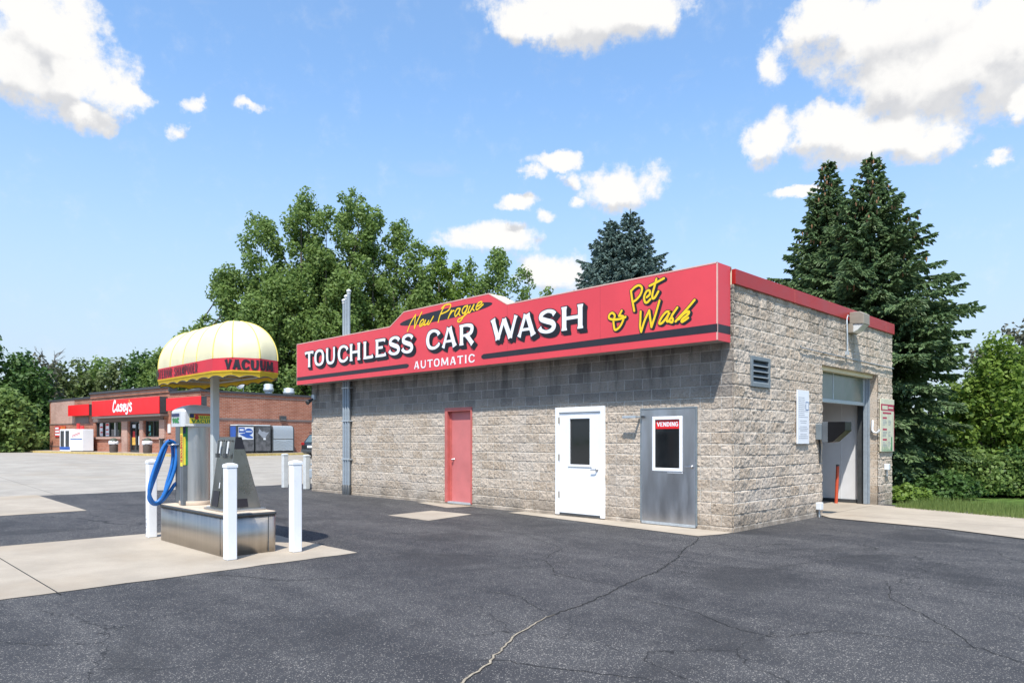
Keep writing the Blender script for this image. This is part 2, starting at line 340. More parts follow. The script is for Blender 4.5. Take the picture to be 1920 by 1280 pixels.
def asphalt_mat():
    m = bpy.data.materials.new("asphalt"); m.use_nodes = True; nt = m.node_tree; p = nt.nodes['Principled BSDF']
    p.inputs['Roughness'].default_value = 0.78; p.inputs['Specular IOR Level'].default_value = 0.3
    tc = nd(nt, 'ShaderNodeTexCoord'); o = tc.outputs['Object']
    rot = nd(nt, 'ShaderNodeMapping'); rot.inputs['Rotation'].default_value = (0, 0, R_(-38)); rot.inputs['Scale'].default_value = (0.35, 1.5, 1); nt.links.new(o, rot.inputs[0])
    wear = nd(nt, 'ShaderNodeTexNoise', i_Scale=0.75, i_Detail=7.0, i_Roughness=0.62, i_Distortion=0.4); nt.links.new(rot.outputs[0], wear.inputs['Vector'])
    big = nd(nt, 'ShaderNodeTexNoise', i_Scale=0.35, i_Detail=4.0); nt.links.new(o, big.inputs['Vector'])
    w = math_(nt, 'ADD', math_(nt, 'MULTIPLY', wear.outputs['Fac'], 0.7), math_(nt, 'MULTIPLY', big.outputs['Fac'], 0.3))
    wm = ramp(nt, w, 0.40, 0.64)
    mid = nd(nt, 'ShaderNodeTexNoise', i_Scale=3.2, i_Detail=8.0, i_Roughness=0.68); nt.links.new(o, mid.inputs['Vector'])
    wm = math_(nt, 'ADD', math_(nt, 'MULTIPLY', wm, 0.62), math_(nt, 'MULTIPLY', ramp(nt, mid.outputs['Fac'], 0.36, 0.68), 0.38))
    base = mixc(nt, wm, (0.035, 0.035, 0.039), (0.078, 0.076, 0.078))
    fine = nd(nt, 'ShaderNodeTexNoise', i_Scale=140.0, i_Detail=3.0); nt.links.new(o, fine.inputs['Vector'])
    base = mixc(nt, ramp(nt, fine.outputs['Fac'], 0.3, 0.7, 0, 0.5), base, (0.028, 0.028, 0.031))
    for scale, amt, thr in ((100.0, 0.72, 0.70), (55.0, 0.65, 0.88)):
        v = nd(nt, 'ShaderNodeTexVoronoi', i_Scale=scale); nt.links.new(o, v.inputs['Vector'])
        s = nd(nt, 'ShaderNodeSeparateColor'); nt.links.new(v.outputs['Color'], s.inputs[0])
        near = ramp(nt, v.outputs['Distance'], 0.25, 0.45, 1.0, 0.0)
        th = math_(nt, 'SUBTRACT', s.outputs[0], math_(nt, 'MULTIPLY', wm, 0.30))
        th2 = math_(nt, 'ADD', math_(nt, 'MULTIPLY', wm, 0.22), s.outputs[1])
        k = math_(nt, 'MULTIPLY', ramp(nt, th2, thr + 0.06, thr + 0.14), near)
        base = mixc(nt, math_(nt, 'MULTIPLY', k, amt), base, (0.36, 0.335, 0.30))
    oil = nd(nt, 'ShaderNodeTexNoise', i_Scale=0.55, i_Detail=5.0, i_Roughness=0.55, i_Distortion=0.6); mo = nd(nt, 'ShaderNodeMapping'); mo.inputs['Location'].default_value = (13.0, 4.0, 0); nt.links.new(o, mo.inputs[0]); nt.links.new(mo.outputs[0], oil.inputs['Vector'])
    base = mixc(nt, ramp(nt, oil.outputs['Fac'], 0.54, 0.66, 0, 0.55), base, (0.026, 0.026, 0.028))
    dn = nd(nt, 'ShaderNodeTexNoise', i_Scale=1.3, i_Detail=6.0, i_Roughness=0.6); nt.links.new(o, dn.inputs['Vector'])
    wv = nd(nt, 'ShaderNodeVectorMath', operation='MULTIPLY_ADD'); wv.inputs[1].default_value = (0.9, 0.9, 0); nt.links.new(dn.outputs['Color'], wv.inputs[0]); nt.links.new(o, wv.inputs[2])
    ve = nd(nt, 'ShaderNodeTexVoronoi', feature='DISTANCE_TO_EDGE', i_Scale=0.42); nt.links.new(wv.outputs[0], ve.inputs['Vector'])
    hair = math_(nt, 'MULTIPLY', ramp(nt, ve.outputs['Distance'], 0.0015, 0.0045, 0.8, 0.0), ramp(nt, big.outputs['Fac'], 0.42, 0.56))
    base = mixc(nt, hair, base, (0.014, 0.014, 0.015))
    nt.links.new(base, p.inputs['Base Color'])
    bn = nd(nt, 'ShaderNodeTexNoise', i_Scale=85.0, i_Detail=4.0, i_Roughness=0.7); nt.links.new(o, bn.inputs['Vector'])
    b = nd(nt, 'ShaderNodeBump', i_Strength=0.55, i_Distance=0.012); nt.links.new(bn.outputs['Fac'], b.inputs['Height']); nt.links.new(b.outputs[0], p.inputs['Normal'])
    return m

def concrete_mat(name, col, joint=None, stain=0.3):
    m = bpy.data.materials.new(name); m.use_nodes = True; nt = m.node_tree; p = nt.nodes['Principled BSDF']
    p.inputs['Roughness'].default_value = 0.88; p.inputs['Specular IOR Level'].default_value = 0.25
    tc = nd(nt, 'ShaderNodeTexCoord'); o = tc.outputs['Object']
    n = nd(nt, 'ShaderNodeTexNoise', i_Scale=0.9, i_Detail=8.0, i_Roughness=0.65); nt.links.new(o, n.inputs['Vector'])
    c = mixc(nt, ramp(nt, n.outputs['Fac'], 0.3, 0.72), tuple(x * 0.84 for x in col), tuple(x * 1.1 for x in col))
    n2 = nd(nt, 'ShaderNodeTexNoise', i_Scale=0.35, i_Detail=5.0); nt.links.new(o, n2.inputs['Vector'])
    c = mixc(nt, ramp(nt, n2.outputs['Fac'], 0.5, 0.75, 0, stain), c, (col[0] * 0.86, col[1] * 0.72, col[2] * 0.54))
    f = nd(nt, 'ShaderNodeTexNoise', i_Scale=110.0, i_Detail=3.0); nt.links.new(o, f.inputs['Vector'])
    c = mixc(nt, ramp(nt, f.outputs['Fac'], 0.3, 0.7, 0.0, 0.22), c, tuple(x * 0.55 for x in col))
    if joint:
        br = nd(nt, 'ShaderNodeTexBrick', offset=0.0)
        for k, v in (('Scale', 1.0), ('Mortar Size', 0.016), ('Mortar Smooth', 0.2), ('Brick Width', joint[0]), ('Row Height', joint[1])): br.inputs[k].default_value = v
        nt.links.new(o, br.inputs['Vector'])
        c = mixc(nt, math_(nt, 'MULTIPLY', br.outputs['Fac'], 0.6), c, (0.10, 0.09, 0.08))
    nt.links.new(c, p.inputs['Base Color'])
    b = nd(nt, 'ShaderNodeBump', i_Strength=0.25, i_Distance=0.006); nt.links.new(f.outputs['Fac'], b.inputs['Height']); nt.links.new(b.outputs[0], p.inputs['Normal'])
    return m

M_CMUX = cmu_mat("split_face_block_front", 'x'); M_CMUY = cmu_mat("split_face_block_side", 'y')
M_ASPH = asphalt_mat()
M_LOT = concrete_mat("lot_concrete", (0.345, 0.315, 0.275), (6.0, 6.0), 0.25)
M_SLAB = concrete_mat("slab_concrete", (0.375, 0.325, 0.265), None, 0.45)
M_APRON = concrete_mat("apron_concrete", (0.40, 0.345, 0.28), (5.2, 4.2), 0.35)
M_GRASS = mat("turf", (0.075, 0.125, 0.028), 0.9, var=0.35, vscale=3.0, bump=0.6, bscale=30, spec=0.1)
M_RED = mat("sign_red", (0.67, 0.060, 0.076), 0.42, var=0.05, vscale=1.2, spec=0.4)
M_CAP = mat("coping_red", (0.37, 0.020, 0.017), 0.40, var=0.07, vscale=1.5, spec=0.4)
M_CREAM = mat("sign_return_cream", (0.78, 0.70, 0.52), 0.5, var=0.05)
M_TRIM = mat("sign_trim_pale", (0.70, 0.42, 0.36), 0.5, var=0.05)
M_SOFFIT = mat("sign_soffit", (0.42, 0.36, 0.32), 0.6, var=0.15, dirt=0.3)
M_BLACK = mat("paint_black", (0.018, 0.016, 0.022), 0.45, var=0.1)
M_HOOD = mat("hood_black", (0.006, 0.006, 0.007), 0.35, var=0.1, spec=0.25)
M_LWHITE = mat("paint_white_letter", (0.80, 0.80, 0.82), 0.45, var=0.03)
M_YELLOW = mat("paint_yellow", (0.86, 0.56, 0.010), 0.45, var=0.04)
M_WHITE = mat("door_white", (0.80, 0.81, 0.83), 0.38, var=0.025, vscale=3)
M_PVC = mat("sleeve_white", (0.80, 0.81, 0.83), 0.33, var=0.03, vscale=4, bump=0.03, bscale=15, dirt=0.22)
M_WPOST = mat("painted_post", (0.60, 0.61, 0.60), 0.6, var=0.1, dirt=0.35)
M_DOORRED = mat("door_red", (0.56, 0.165, 0.16), 0.5, var=0.10, vscale=1.5, dirt=0.12, bump=0.05, bscale=8)
M_FRAMERED = mat("frame_red", (0.50, 0.125, 0.11), 0.5, var=0.1, dirt=0.15)
M_STEEL = mat("stainless", (0.50, 0.49, 0.47), 0.40, 1.0, var=0.03, vscale=30, stretch=(1, 1, 0.03), bump=0.02, bscale=30)
M_STEELB = mat("stainless_base", (0.47, 0.43, 0.385), 0.42, 1.0, var=0.10, vscale=14, stretch=(1, 1, 0.05), bump=0.03, bscale=6, dirt=0.10)
M_DOORST = mat("stainless_door", (0.56, 0.56, 0.575), 0.34, 1.0, var=0.12, vscale=4, stretch=(1, 1, 0.2), bump=0.06, bscale=2.5)
M_STANDM = mat("stand_steel", (0.30, 0.285, 0.26), 0.30, 1.0, var=0.10, vscale=5, bump=0.02, bscale=4)
M_GALV = mat("galvanised", (0.46, 0.50, 0.53), 0.45, 0.35, var=0.10, vscale=20)
M_PIPE = mat("pipe_grey", (0.25, 0.29, 0.33), 0.5, 0.0, var=0.08, vscale=12)
M_DGREY = mat("dark_grey", (0.05, 0.055, 0.06), 0.5, var=0.15)
M_BOXGREY = mat("vac_box_grey", (0.10, 0.115, 0.13), 0.5, var=0.1)
M_HEAD = mat("vac_head_grey", (0.50, 0.52, 0.55), 0.45, var=0.04, vscale=6)
M_LIDTAN = mat("base_lid_tan", (0.52, 0.43, 0.34), 0.75, var=0.12, dirt=0.2)
M_HOSE = mat("hose_blue", (0.010, 0.125, 0.42), 0.38, var=0.10, vscale=25)
M_CLOTHC = mat("awning_cream", (0.88, 0.83, 0.58), 0.7, var=0.05, vscale=3, trans=0.30)
M_CLOTHY = mat("awning_yellow", (0.72, 0.50, 0.03), 0.65, var=0.07, vscale=6, trans=0.28)
M_CLOTHR = mat("awning_red", (0.62, 0.035, 0.055), 0.6, var=0.05, vscale=3, trans=0.12)
M_CLOTHT = mat("awning_underside", (0.52, 0.42, 0.22), 0.8, var=0.15, trans=0.25)
M_POSTG = mat("post_grey", (0.46, 0.49, 0.50), 0.5, var=0.05, vscale=3)
M_GLASS = mat("dark_glass", (0.012, 0.014, 0.016), 0.06, var=0.2, vscale=2, spec=0.6)
M_GLASSG = mat("bay_glass", (0.13, 0.165, 0.145), 0.18, var=0.12, vscale=2, spec=0.5, dirt=0.15)
M_PANEL = mat("bay_panel_white", (0.66, 0.67, 0.69), 0.35, var=0.04, vscale=2)
M_INT = mat("bay_interior", (0.32, 0.31, 0.30), 0.8, var=0.1)
M_ORANGE = mat("safety_orange", (0.50, 0.075, 0.03), 0.5, var=0.1, dirt=0.1)
M_LOUV = mat("louver_paint", (0.17, 0.20, 0.22), 0.5, var=0.1)
M_LAMPB = mat("lamp_bronze", (0.28, 0.24, 0.19), 0.5, var=0.06)
M_LENS = mat("lamp_lens", (0.62, 0.62, 0.60), 0.15, var=0.08, spec=0.7)
M_PLASTIC = mat("white_plastic", (0.68, 0.70, 0.72), 0.4, var=0.04)
M_PAPER = mat("sign_white", (0.74, 0.76, 0.80), 0.5, var=0.02)
M_INK = mat("print_grey", (0.30, 0.32, 0.36), 0.6)
M_INKB = mat("print_blue", (0.10, 0.16, 0.30), 0.6)
M_MENU = mat("menu_board", (0.62, 0.60, 0.46), 0.5, var=0.08)
M_MAROON = mat("menu_red", (0.42, 0.04, 0.09), 0.5)
M_GREEN = mat("menu_green", (0.05, 0.24, 0.10), 0.5)
M_SRED = mat("store_red", (0.72, 0.012, 0.018), 0.38, var=0.03, vscale=1)
M_BRICK = brick_mat("store_brick", (0.31, 0.095, 0.050), (0.41, 0.155, 0.090), (0.42, 0.33, 0.27))
M_BRICKL = brick_mat("store_brick_pale", (0.40, 0.22, 0.17), (0.46, 0.28, 0.22), (0.5, 0.42, 0.36))
M_COPE = mat("coping_dark", (0.045, 0.046, 0.052), 0.5, var=0.1)
M_SDARK = mat("store_dark_trim", (0.16, 0.12, 0.11), 0.7, var=0.1)  # dark brown of the belt courses, soffit and lintel
M_BARK = mat("bark", (0.10, 0.085, 0.07), 0.95, var=0.3, vscale=8, bump=0.6, bscale=15)
M_BARKD = mat("bark_dark", (0.065, 0.05, 0.04), 0.95, var=0.3, vscale=8)
M_BARKP = mat("bark_pale", (0.30, 0.28, 0.25), 0.9, var=0.25, vscale=5)
M_CAR = mat("car_paint_dark", (0.018, 0.020, 0.024), 0.22, 0.2, var=0.05, coat=0.6)
M_TYRE = mat("tyre_rubber", (0.018, 0.018, 0.018), 0.85)
M_TAIL = mat("tail_lamp_red", (0.30, 0.01, 0.012), 0.2)
M_YTRIM = mat("kerb_yellow", (0.50, 0.37, 0.13), 0.8, var=0.2, dirt=0.25)
M_CRACK = mat("crack_dark", (0.012, 0.012, 0.012), 0.95)
M_SAND = mat("crack_grit", (0.26, 0.22, 0.165), 0.95, var=0.35, vscale=30)
M_METAL = mat("bare_metal", (0.55, 0.56, 0.58), 0.3, 1.0)

# ------------------------------------------------------------------ lettering: brush strokes with width
def catmull(pts, n=9, closed=False):
    out = []; m = len(pts)
    if m < 3: return [tuple(p) for p in pts]
    for i in range(m if closed else m - 1):
        if closed: p = [pts[(i + k - 1) % m] for k in range(4)]
        else: p = [pts[max(i - 1, 0)], pts[i], pts[i + 1], pts[min(i + 2, m - 1)]]
        for j in range(n):
            t = j / n
            out.append(tuple(0.5 * (2 * p[1][k] + (p[2][k] - p[0][k]) * t + (2 * p[0][k] - 5 * p[1][k] + 4 * p[2][k] - p[3][k]) * t * t
                                    + (3 * p[1][k] - p[0][k] - 3 * p[2][k] + p[3][k]) * t ** 3) for k in range(len(pts[0]))))
    out.append(tuple(pts[0] if closed else pts[-1]))
    return out
# glyph = list of (kind, [(x, y, halfwidth factor)...]) in a unit box; kind: 'l' straight, 'c' curved, 'o' closed curve
def S(x0, y0, x1, y1, w=1.0, fl=0.30):          # a straight stem flared at both ends
    P = lambda t, k: (x0 + (x1 - x0) * t, y0 + (y1 - y0) * t, w * k)
    return ('l', [P(0, 1 + fl), P(0.06, 1 + fl * 0.8), P(0.14, 1.0), P(0.86, 1.0), P(0.94, 1 + fl * 0.8), P(1, 1 + fl)])
GL = {
 'T': [S(.5, 0, .5, .95), ('l', [(0, .87, .85), (.12, .92, .62), (.88, .92, .62), (1, .87, .85)])],
 'O': [('o', [(.5, .94, .6), (.80, .82, .85), (.88, .5, 1.05), (.80, .18, .85), (.5, .06, .6), (.2, .18, .85), (.12, .5, 1.05), (.2, .82, .85)])],
 'U': [('c', [(.15, 1, 1.25), (.15, .9, 1), (.15, .4, 1), (.25, .14, .85), (.5, .06, .65), (.75, .14, .75), (.85, .4, .8), (.85, .9, .8), (.85, 1, 1.1)])],
 'C': [('c', [(.90, .70, 1.1), (.82, .84, .75), (.55, .94, .6), (.25, .84, .85), (.13, .5, 1.05), (.25, .16, .85), (.56, .06, .6), (.84, .17, .7), (.92, .30, .55)])],
 'H': [S(.14, 0, .14, 1), S(.86, 0, .86, 1), ('l', [(.14, .5, .6), (.86, .5, .6)])],
 'L': [S(.2, 0, .2, 1), ('l', [(.2, .075, .65), (.82, .075, .65), (.97, .13, .9)])],
 'E': [S(.18, 0, .18, 1), ('l', [(.18, .925, .62), (.8, .925, .62), (.95, .88, .85)]), ('l', [(.18, .52, .55), (.72, .52, .6)]), ('l', [(.18, .075, .62), (.83, .075, .62), (1, .13, .9)])],
 'S': [('c', [(.90, .76, 1.0), (.78, .88, .75), (.5, .94, .6), (.2, .84, .85), (.16, .66, .95), (.42, .54, 1.0), (.76, .42, 1.0), (.86, .26, .95), (.74, .11, .8), (.46, .06, .6), (.18, .14, .75), (.07, .27, 1.0)])],
 'A': [S(.12, 0, .46, .97, .72), S(.86, 0, .54, .97, 1.05), ('l', [(.25, .30, .5), (.75, .30, .5)])],
 'R': [S(.16, 0, .16, 1), ('c', [(.16, .93, .55), (.5, .94, .6), (.80, .86, .85), (.84, .70, .95), (.74, .54, .8), (.45, .46, .55), (.16, .46, .5)]), S(.5, .46, .88, 0, 1.0, .2)],
 'W': [S(.07, 1, .27, .03, 1.05), S(.50, .93, .27, .03, .72, .1), S(.50, .93, .74, .03, 1.05, .1), S(.95, 1, .74, .03, .72)],
 'M': [S(.1, 0, .14, .98, .8), S(.14, .98, .5, .15, 1, .1), S(.5, .15, .86, .98, .8, .1), S(.9, 0, .86, .98)],
 'I': [S(.5, 0, .5, 1)],
 'V': [S(.06, 1, .5, .03), S(.94, 1, .5, .03, .85)],
 'N': [S(.12, 0, .12, 1, .9), S(.12, .97, .88, .05, 1, .05), S(.88, 0, .88, 1, .9)],
 'D': [S(.15, 0, .15, 1), ('c', [(.15, .93, .7), (.5, .92, .8), (.82, .74, .95), (.88, .5, 1), (.82, .26, .95), (.5, .08, .8), (.15, .07, .7)])],
 'G': [('c', [(.88, .76, .9), (.75, .88, .8), (.5, .93, .8), (.22, .82, .9), (.12, .5, 1), (.22, .18, .9), (.52, .07, .8), (.85, .17, .9), (.87, .46, .9)]), ('l', [(.55, .46, .8), (.95, .46, .8)])],
 'P': [S(.16, 0, .16, 1), ('c', [(.16, .93, .7), (.5, .94, .8), (.82, .84, .9), (.86, .7, .95), (.76, .54, .85), (.45, .46, .8), (.16, .46, .7)])],
 'Q': [],
}
def stroke_geo(mb, kind, pts, hw, place, d0, grow=0.0, capend=True):
    """one ribbon in sign coordinates; depth creeps forward so that a self-crossing never shares a plane"""
    if kind == 'o': P = catmull(pts, 8, True)
    elif kind == 'c': P = catmull(pts, 8)
    else: P = list(pts)
    Q = [(p[0], p[1]) for p in P]; W = [hw * (p[2] if len(p) > 2 else 1.0) + grow for p in P]
    n = len(Q); rows = []
    for i in range(n):
        a = Q[i - 1] if i else (Q[-2] if kind == 'o' else Q[0]); b = Q[i + 1] if i < n - 1 else (Q[1] if kind == 'o' else Q[-1])
        tx, ty = b[0] - a[0], b[1] - a[1]; l = math.hypot(tx, ty) or 1
        tx, ty = tx / l, ty / l; x, y = Q[i]
        if kind != 'o' and grow:
            if i == 0: x -= tx * grow; y -= ty * grow
            if i == n - 1: x += tx * grow; y += ty * grow
        d = d0 + 0.0004 * i / n
        if kind == 'r' or (kind == 'c' and capend and False): pass
        rows.append([place(x - ty * W[i], y + tx * W[i], d), place(x + ty * W[i], y - tx * W[i], d)])
    mb.grid(rows, False)
    if kind == 'b': pass
def word(mb, text, spans, v0, v1, hw, place, d0, grow=0.0, dx=0.0, dy=0.0):
    """spans: per glyph (u0, u1); glyph box stretched between them and v0..v1"""
    h = v1 - v0; k = 0
    for ch, (u0, u1) in zip(text, spans):
        for kind, pts in GL[ch]:
            pp = [(u0 + (u1 - u0) * p[0] + dx, v0 + h * p[1] + dy, p[2]) for p in pts]
            stroke_geo(mb, kind, pp, hw, place, d0 + 0.0005 * (k % 4), grow); k += 1
def script(mb, strokes, hw, place, d0, grow=0.0, dx=0.0, dy=0.0):
    for k, st in enumerate(strokes):
        P = catmull([(p[0] + dx, p[1] + dy, (p[2] if len(p) > 2 else 1.0)) for p in st], 8) if len(st) > 2 else [(p[0] + dx, p[1] + dy, 1.0) for p in st]
        stroke_geo(mb, 'l', P, hw, place, d0 + 0.0005 * (k % 5), grow)
        for e in (P[0], P[-1]):        # round brush ends
            r = hw * e[2] + grow; c = [place(e[0] + r * math.cos(q * math.pi / 5), e[1] + r * math.sin(q * math.pi / 5), d0 + 0.0005 * (k % 5) + 0.0001) for q in range(10)]
            mb.add(c, [tuple(range(10))])
def even(text, u0, u1, gap=0.18, wide={'M': 1.25, 'W': 1.35, 'I': 0.38, ' ': 0.55, 'T': 0.9, 'E': 0.85, 'L': 0.8}):
    ws = [wide.get(c, 1.0) for c in text]; tot = sum(ws) + gap * (len(text) - 1); k = (u1 - u0) / tot; u = u0; out = []
    for w in ws: out.append((u, u + w * k)); u += (w + gap) * k
    return out
def sstrip(text, spans): return [(c, s) for c, s in zip(text, spans) if c != ' ']
def print_word(mb, text, u0, u1, v0, v1, hw, place, d0, gap=0.18, grow=0.0):
    q = sstrip(text, even(text, u0, u1, gap)); word(mb, ''.join(c for c, _ in q), [s for _, s in q], v0, v1, hw, place, d0, grow)

# ------------------------------------------------------------------ noise for modelled relief
def vnoise(x, y, seed):
    xi = np.floor(x).astype(np.int64); yi = np.floor(y).astype(np.int64); fx = x - xi; fy = y - yi
    fx = fx * fx * (3 - 2 * fx); fy = fy * fy * (3 - 2 * fy)
    def h(a, b):
        n = (a * 374761393 + b * 668265263 + seed * 1442695041) & 0xffffffff
        n = ((n ^ (n >> 13)) * 1274126177) & 0xffffffff
        return ((n ^ (n >> 16)) & 0xffff) / 65535.0
    return (h(xi, yi) * (1 - fx) + h(xi + 1, yi) * fx) * (1 - fy) + (h(xi, yi + 1) * (1 - fx) + h(xi + 1, yi + 1) * fx) * fy
def fbm(x, y, seed, oct=4):
    s = 0; a = 0.5
    for k in range(oct): s = s + a * vnoise(x * 2 ** k, y * 2 ** k, seed + k * 7); a *= 0.5
    return s

# ------------------------------------------------------------------ ground
def gz(x):                                   # the store's lot climbs gently away from the car wash
    return 0.0 if x > -17.7 else (0.53 * (-17.7 - x) / 22.3 if x > -40 else 0.53)
def sheet(name, poly, z, m, prof=False):
    mb = MB(); mb.add([(x, y, z + (gz(x) if prof else 0)) for x, y in poly], [tuple(range(len(poly)))])
    return tag(mb.build(name, m), kind='structure')
def lot_strip(name, xs, y0, y1, z, m):
    mb = MB(); mb.grid([[(x, y0, gz(x) + z), (x, y1, gz(x) + z)] for x in xs], False)
    return tag(mb.build(name, m), kind='structure')
lot_strip('ground', [1500, 60, -17.7, -40, -90, -1500], -1500, 1500, -0.06, M_GRASS)
def rough_edge(a, b, n, amp, seed):
    r = random.Random(seed); return [(a[0] + (b[0] - a[0]) * i / n + r.uniform(-amp, amp), a[1] + (b[1] - a[1]) * i / n + r.uniform(-amp, amp)) for i in range(n)]
asph = [(80, -80), (80, -19.5), (0.3, 7.6), (-14, 9), (-17.0, 9)] + rough_edge((-17.4, 2.0), (-17.75, -6.3), 24, 0.05, 3) + [(-17.75, -6.4), (-17.75, -80)]
sheet('asphalt_lot', asph, 0.0, M_ASPH)
lot_strip('concrete_lot', [-17.2, -17.7, -28, -40, -75, -130], -90, 60, -0.006, M_LOT)
sheet('vacuum_slab', [(-6.95, -30)] + rough_edge((-2.42, -30), (-2.66, -5.72), 90, 0.022, 4) + rough_edge((-2.66, -5.72), (-6.88, -5.62), 16, 0.015, 5) + [(-6.88, -5.62)], 0.006, M_SLAB)
sheet('vacuum_slab_far', [(-18.1, -30)] + rough_edge((-12.05, -30), (-12.02, -6.7), 60, 0.03, 6) + [(-12.02, -6.7), (-18.1, -6.45)], 0.006, M_SLAB)
sheet('door_slab_red', [(-8.42, -0.27), (-6.8, -0.64), (-6.62, 0.02), (-8.3, 0.02)], 0.008, M_SLAB)
sheet('square_slab', rough_edge((-6.42, -2.53), (-5.05, -2.56), 8, .02, 7) + [(-5.05, -2.56), (-5.34, -1.18), (-6.56, -1.27)], 0.006, M_SLAB)
sheet('door_strip', [(-5.05, -0.38), (-0.17, -0.84), (0.02, -0.24), (0.02, 0.02), (-4.9, 0.02)], 0.008, M_APRON)
sheet('apron', [(-0.3, 3.78), (-0.02, 3.80), (0.32, 3.42), (2.31, 3.12), (3.67, 2.52), (12, -0.1), (40, -8.5), (40, -6.0), (12, 3.1), (3.08, 6.1), (0.46, 7.02), (-0.3, 7.16)], 0.014, M_APRON)
mb = MB(); mb.box(-5.8, -9.345, 0, -2.47, -9.332, 0.0075); mb.box(-6.9, -9.345, 0, -5.8, -9.332, 0.0075); tag(mb.build('slab_joint', M_CRACK), kind='structure')

def crack(pts, w, seed, jag=0.05, z=0.004):
    r = random.Random(seed); P = []
    for i in range(len(pts) - 1):
        a, b = Vector(pts[i]), Vector(pts[i + 1]); L = (b - a).length; n = max(2, int(L / 0.06)); nn = Vector((-(b - a).y, (b - a).x)).normalized()
        for k in range(n): P.append(a.lerp(b, k / n) + nn * r.gauss(0, jag * 0.22) + nn * jag * .45 * math.sin(i * 3 + k * 0.23))
    P.append(Vector(pts[-1])); rows = []
    for i, p in enumerate(P):
        t = (P[min(i + 1, len(P) - 1)] - P[max(i - 1, 0)]).normalized(); n = Vector((-t.y, t.x)); e = w * r.uniform(0.75, 1.2) * min(1, (i + 1) / 6, (len(P) - i) / 6)
        rows.append([(p.x + n.x * e, p.y + n.y * e, z), (p.x - n.x * e, p.y - n.y * e, z)])
    return rows
CR = [([(2.55, -8.6), (2.398, -8.178), (1.794, -6.947), (1.631, -6.396), (1.426, -5.339), (0.961, -3.525), (-0.018, -1.111), (-0.17, -0.85)], .008),
      ([(1.51, -5.362), (2.443, -5.386), (3.065, -5.676), (3.36, -5.719), (3.567, -5.174), (4.6, -4.9), (5.3, -5.3)], .0038),
      ([(3.2, -2.6), (3.55, -3.5), (3.969, -4.002), (4.414, -4.665), (4.665, -5.016)], .004), ([(2.0, -7.9), (2.306, -7.643), (2.933, -7.375), (3.344, -7.233)], .004),
      ([(-2.6, -7.9), (-1.9, -7.5), (-1.5, -7.35), (-1.1, -6.6)], .005), ([(-2.6, -5.7), (-1.2, -4.6), (-.4, -4.3), (.3, -4.9), (1.3, -5.0)], .005),
      ([(-.4, -4.3), (-.9, -3.4), (-2.3, -2.7), (-4.9, -2.4)], .004), ([(1.0, -3.6), (2.0, -2.8), (3.2, -2.6), (5.2, -2.4)], .005), ([(2.0, -2.8), (2.3, -1.2), (3.2, .2), (3.6, 1.5)], .004),
      ([(.2, -6.2), (.9, -6.1), (1.62, -6.4)], .004), ([(-12, -5.5), (-9.5, -4.6), (-7.2, -4.4), (-5.6, -2.55)], .006), ([(-17, -3), (-13, -2.6), (-10, -3.1), (-9.5, -4.6)], .005)]
mb = MB()
for i, (p, w) in enumerate(CR): mb.grid(crack(p, w, i + 1), False)
mb.grid(crack([(2.55, -8.6), (2.398, -8.178), (1.794, -6.947), (1.631, -6.396)], .014, 1, z=0.0046), False)
tag(mb.build('asphalt_cracks', M_CRACK), kind='structure')
mb = MB()
mb.grid(crack([(2.55, -8.6), (2.398, -8.178), (1.794, -6.947), (1.631, -6.396)], .0085, 1, z=0.0052), False); pass

tag(mb.build('crack_grit', M_SAND), kind='structure')

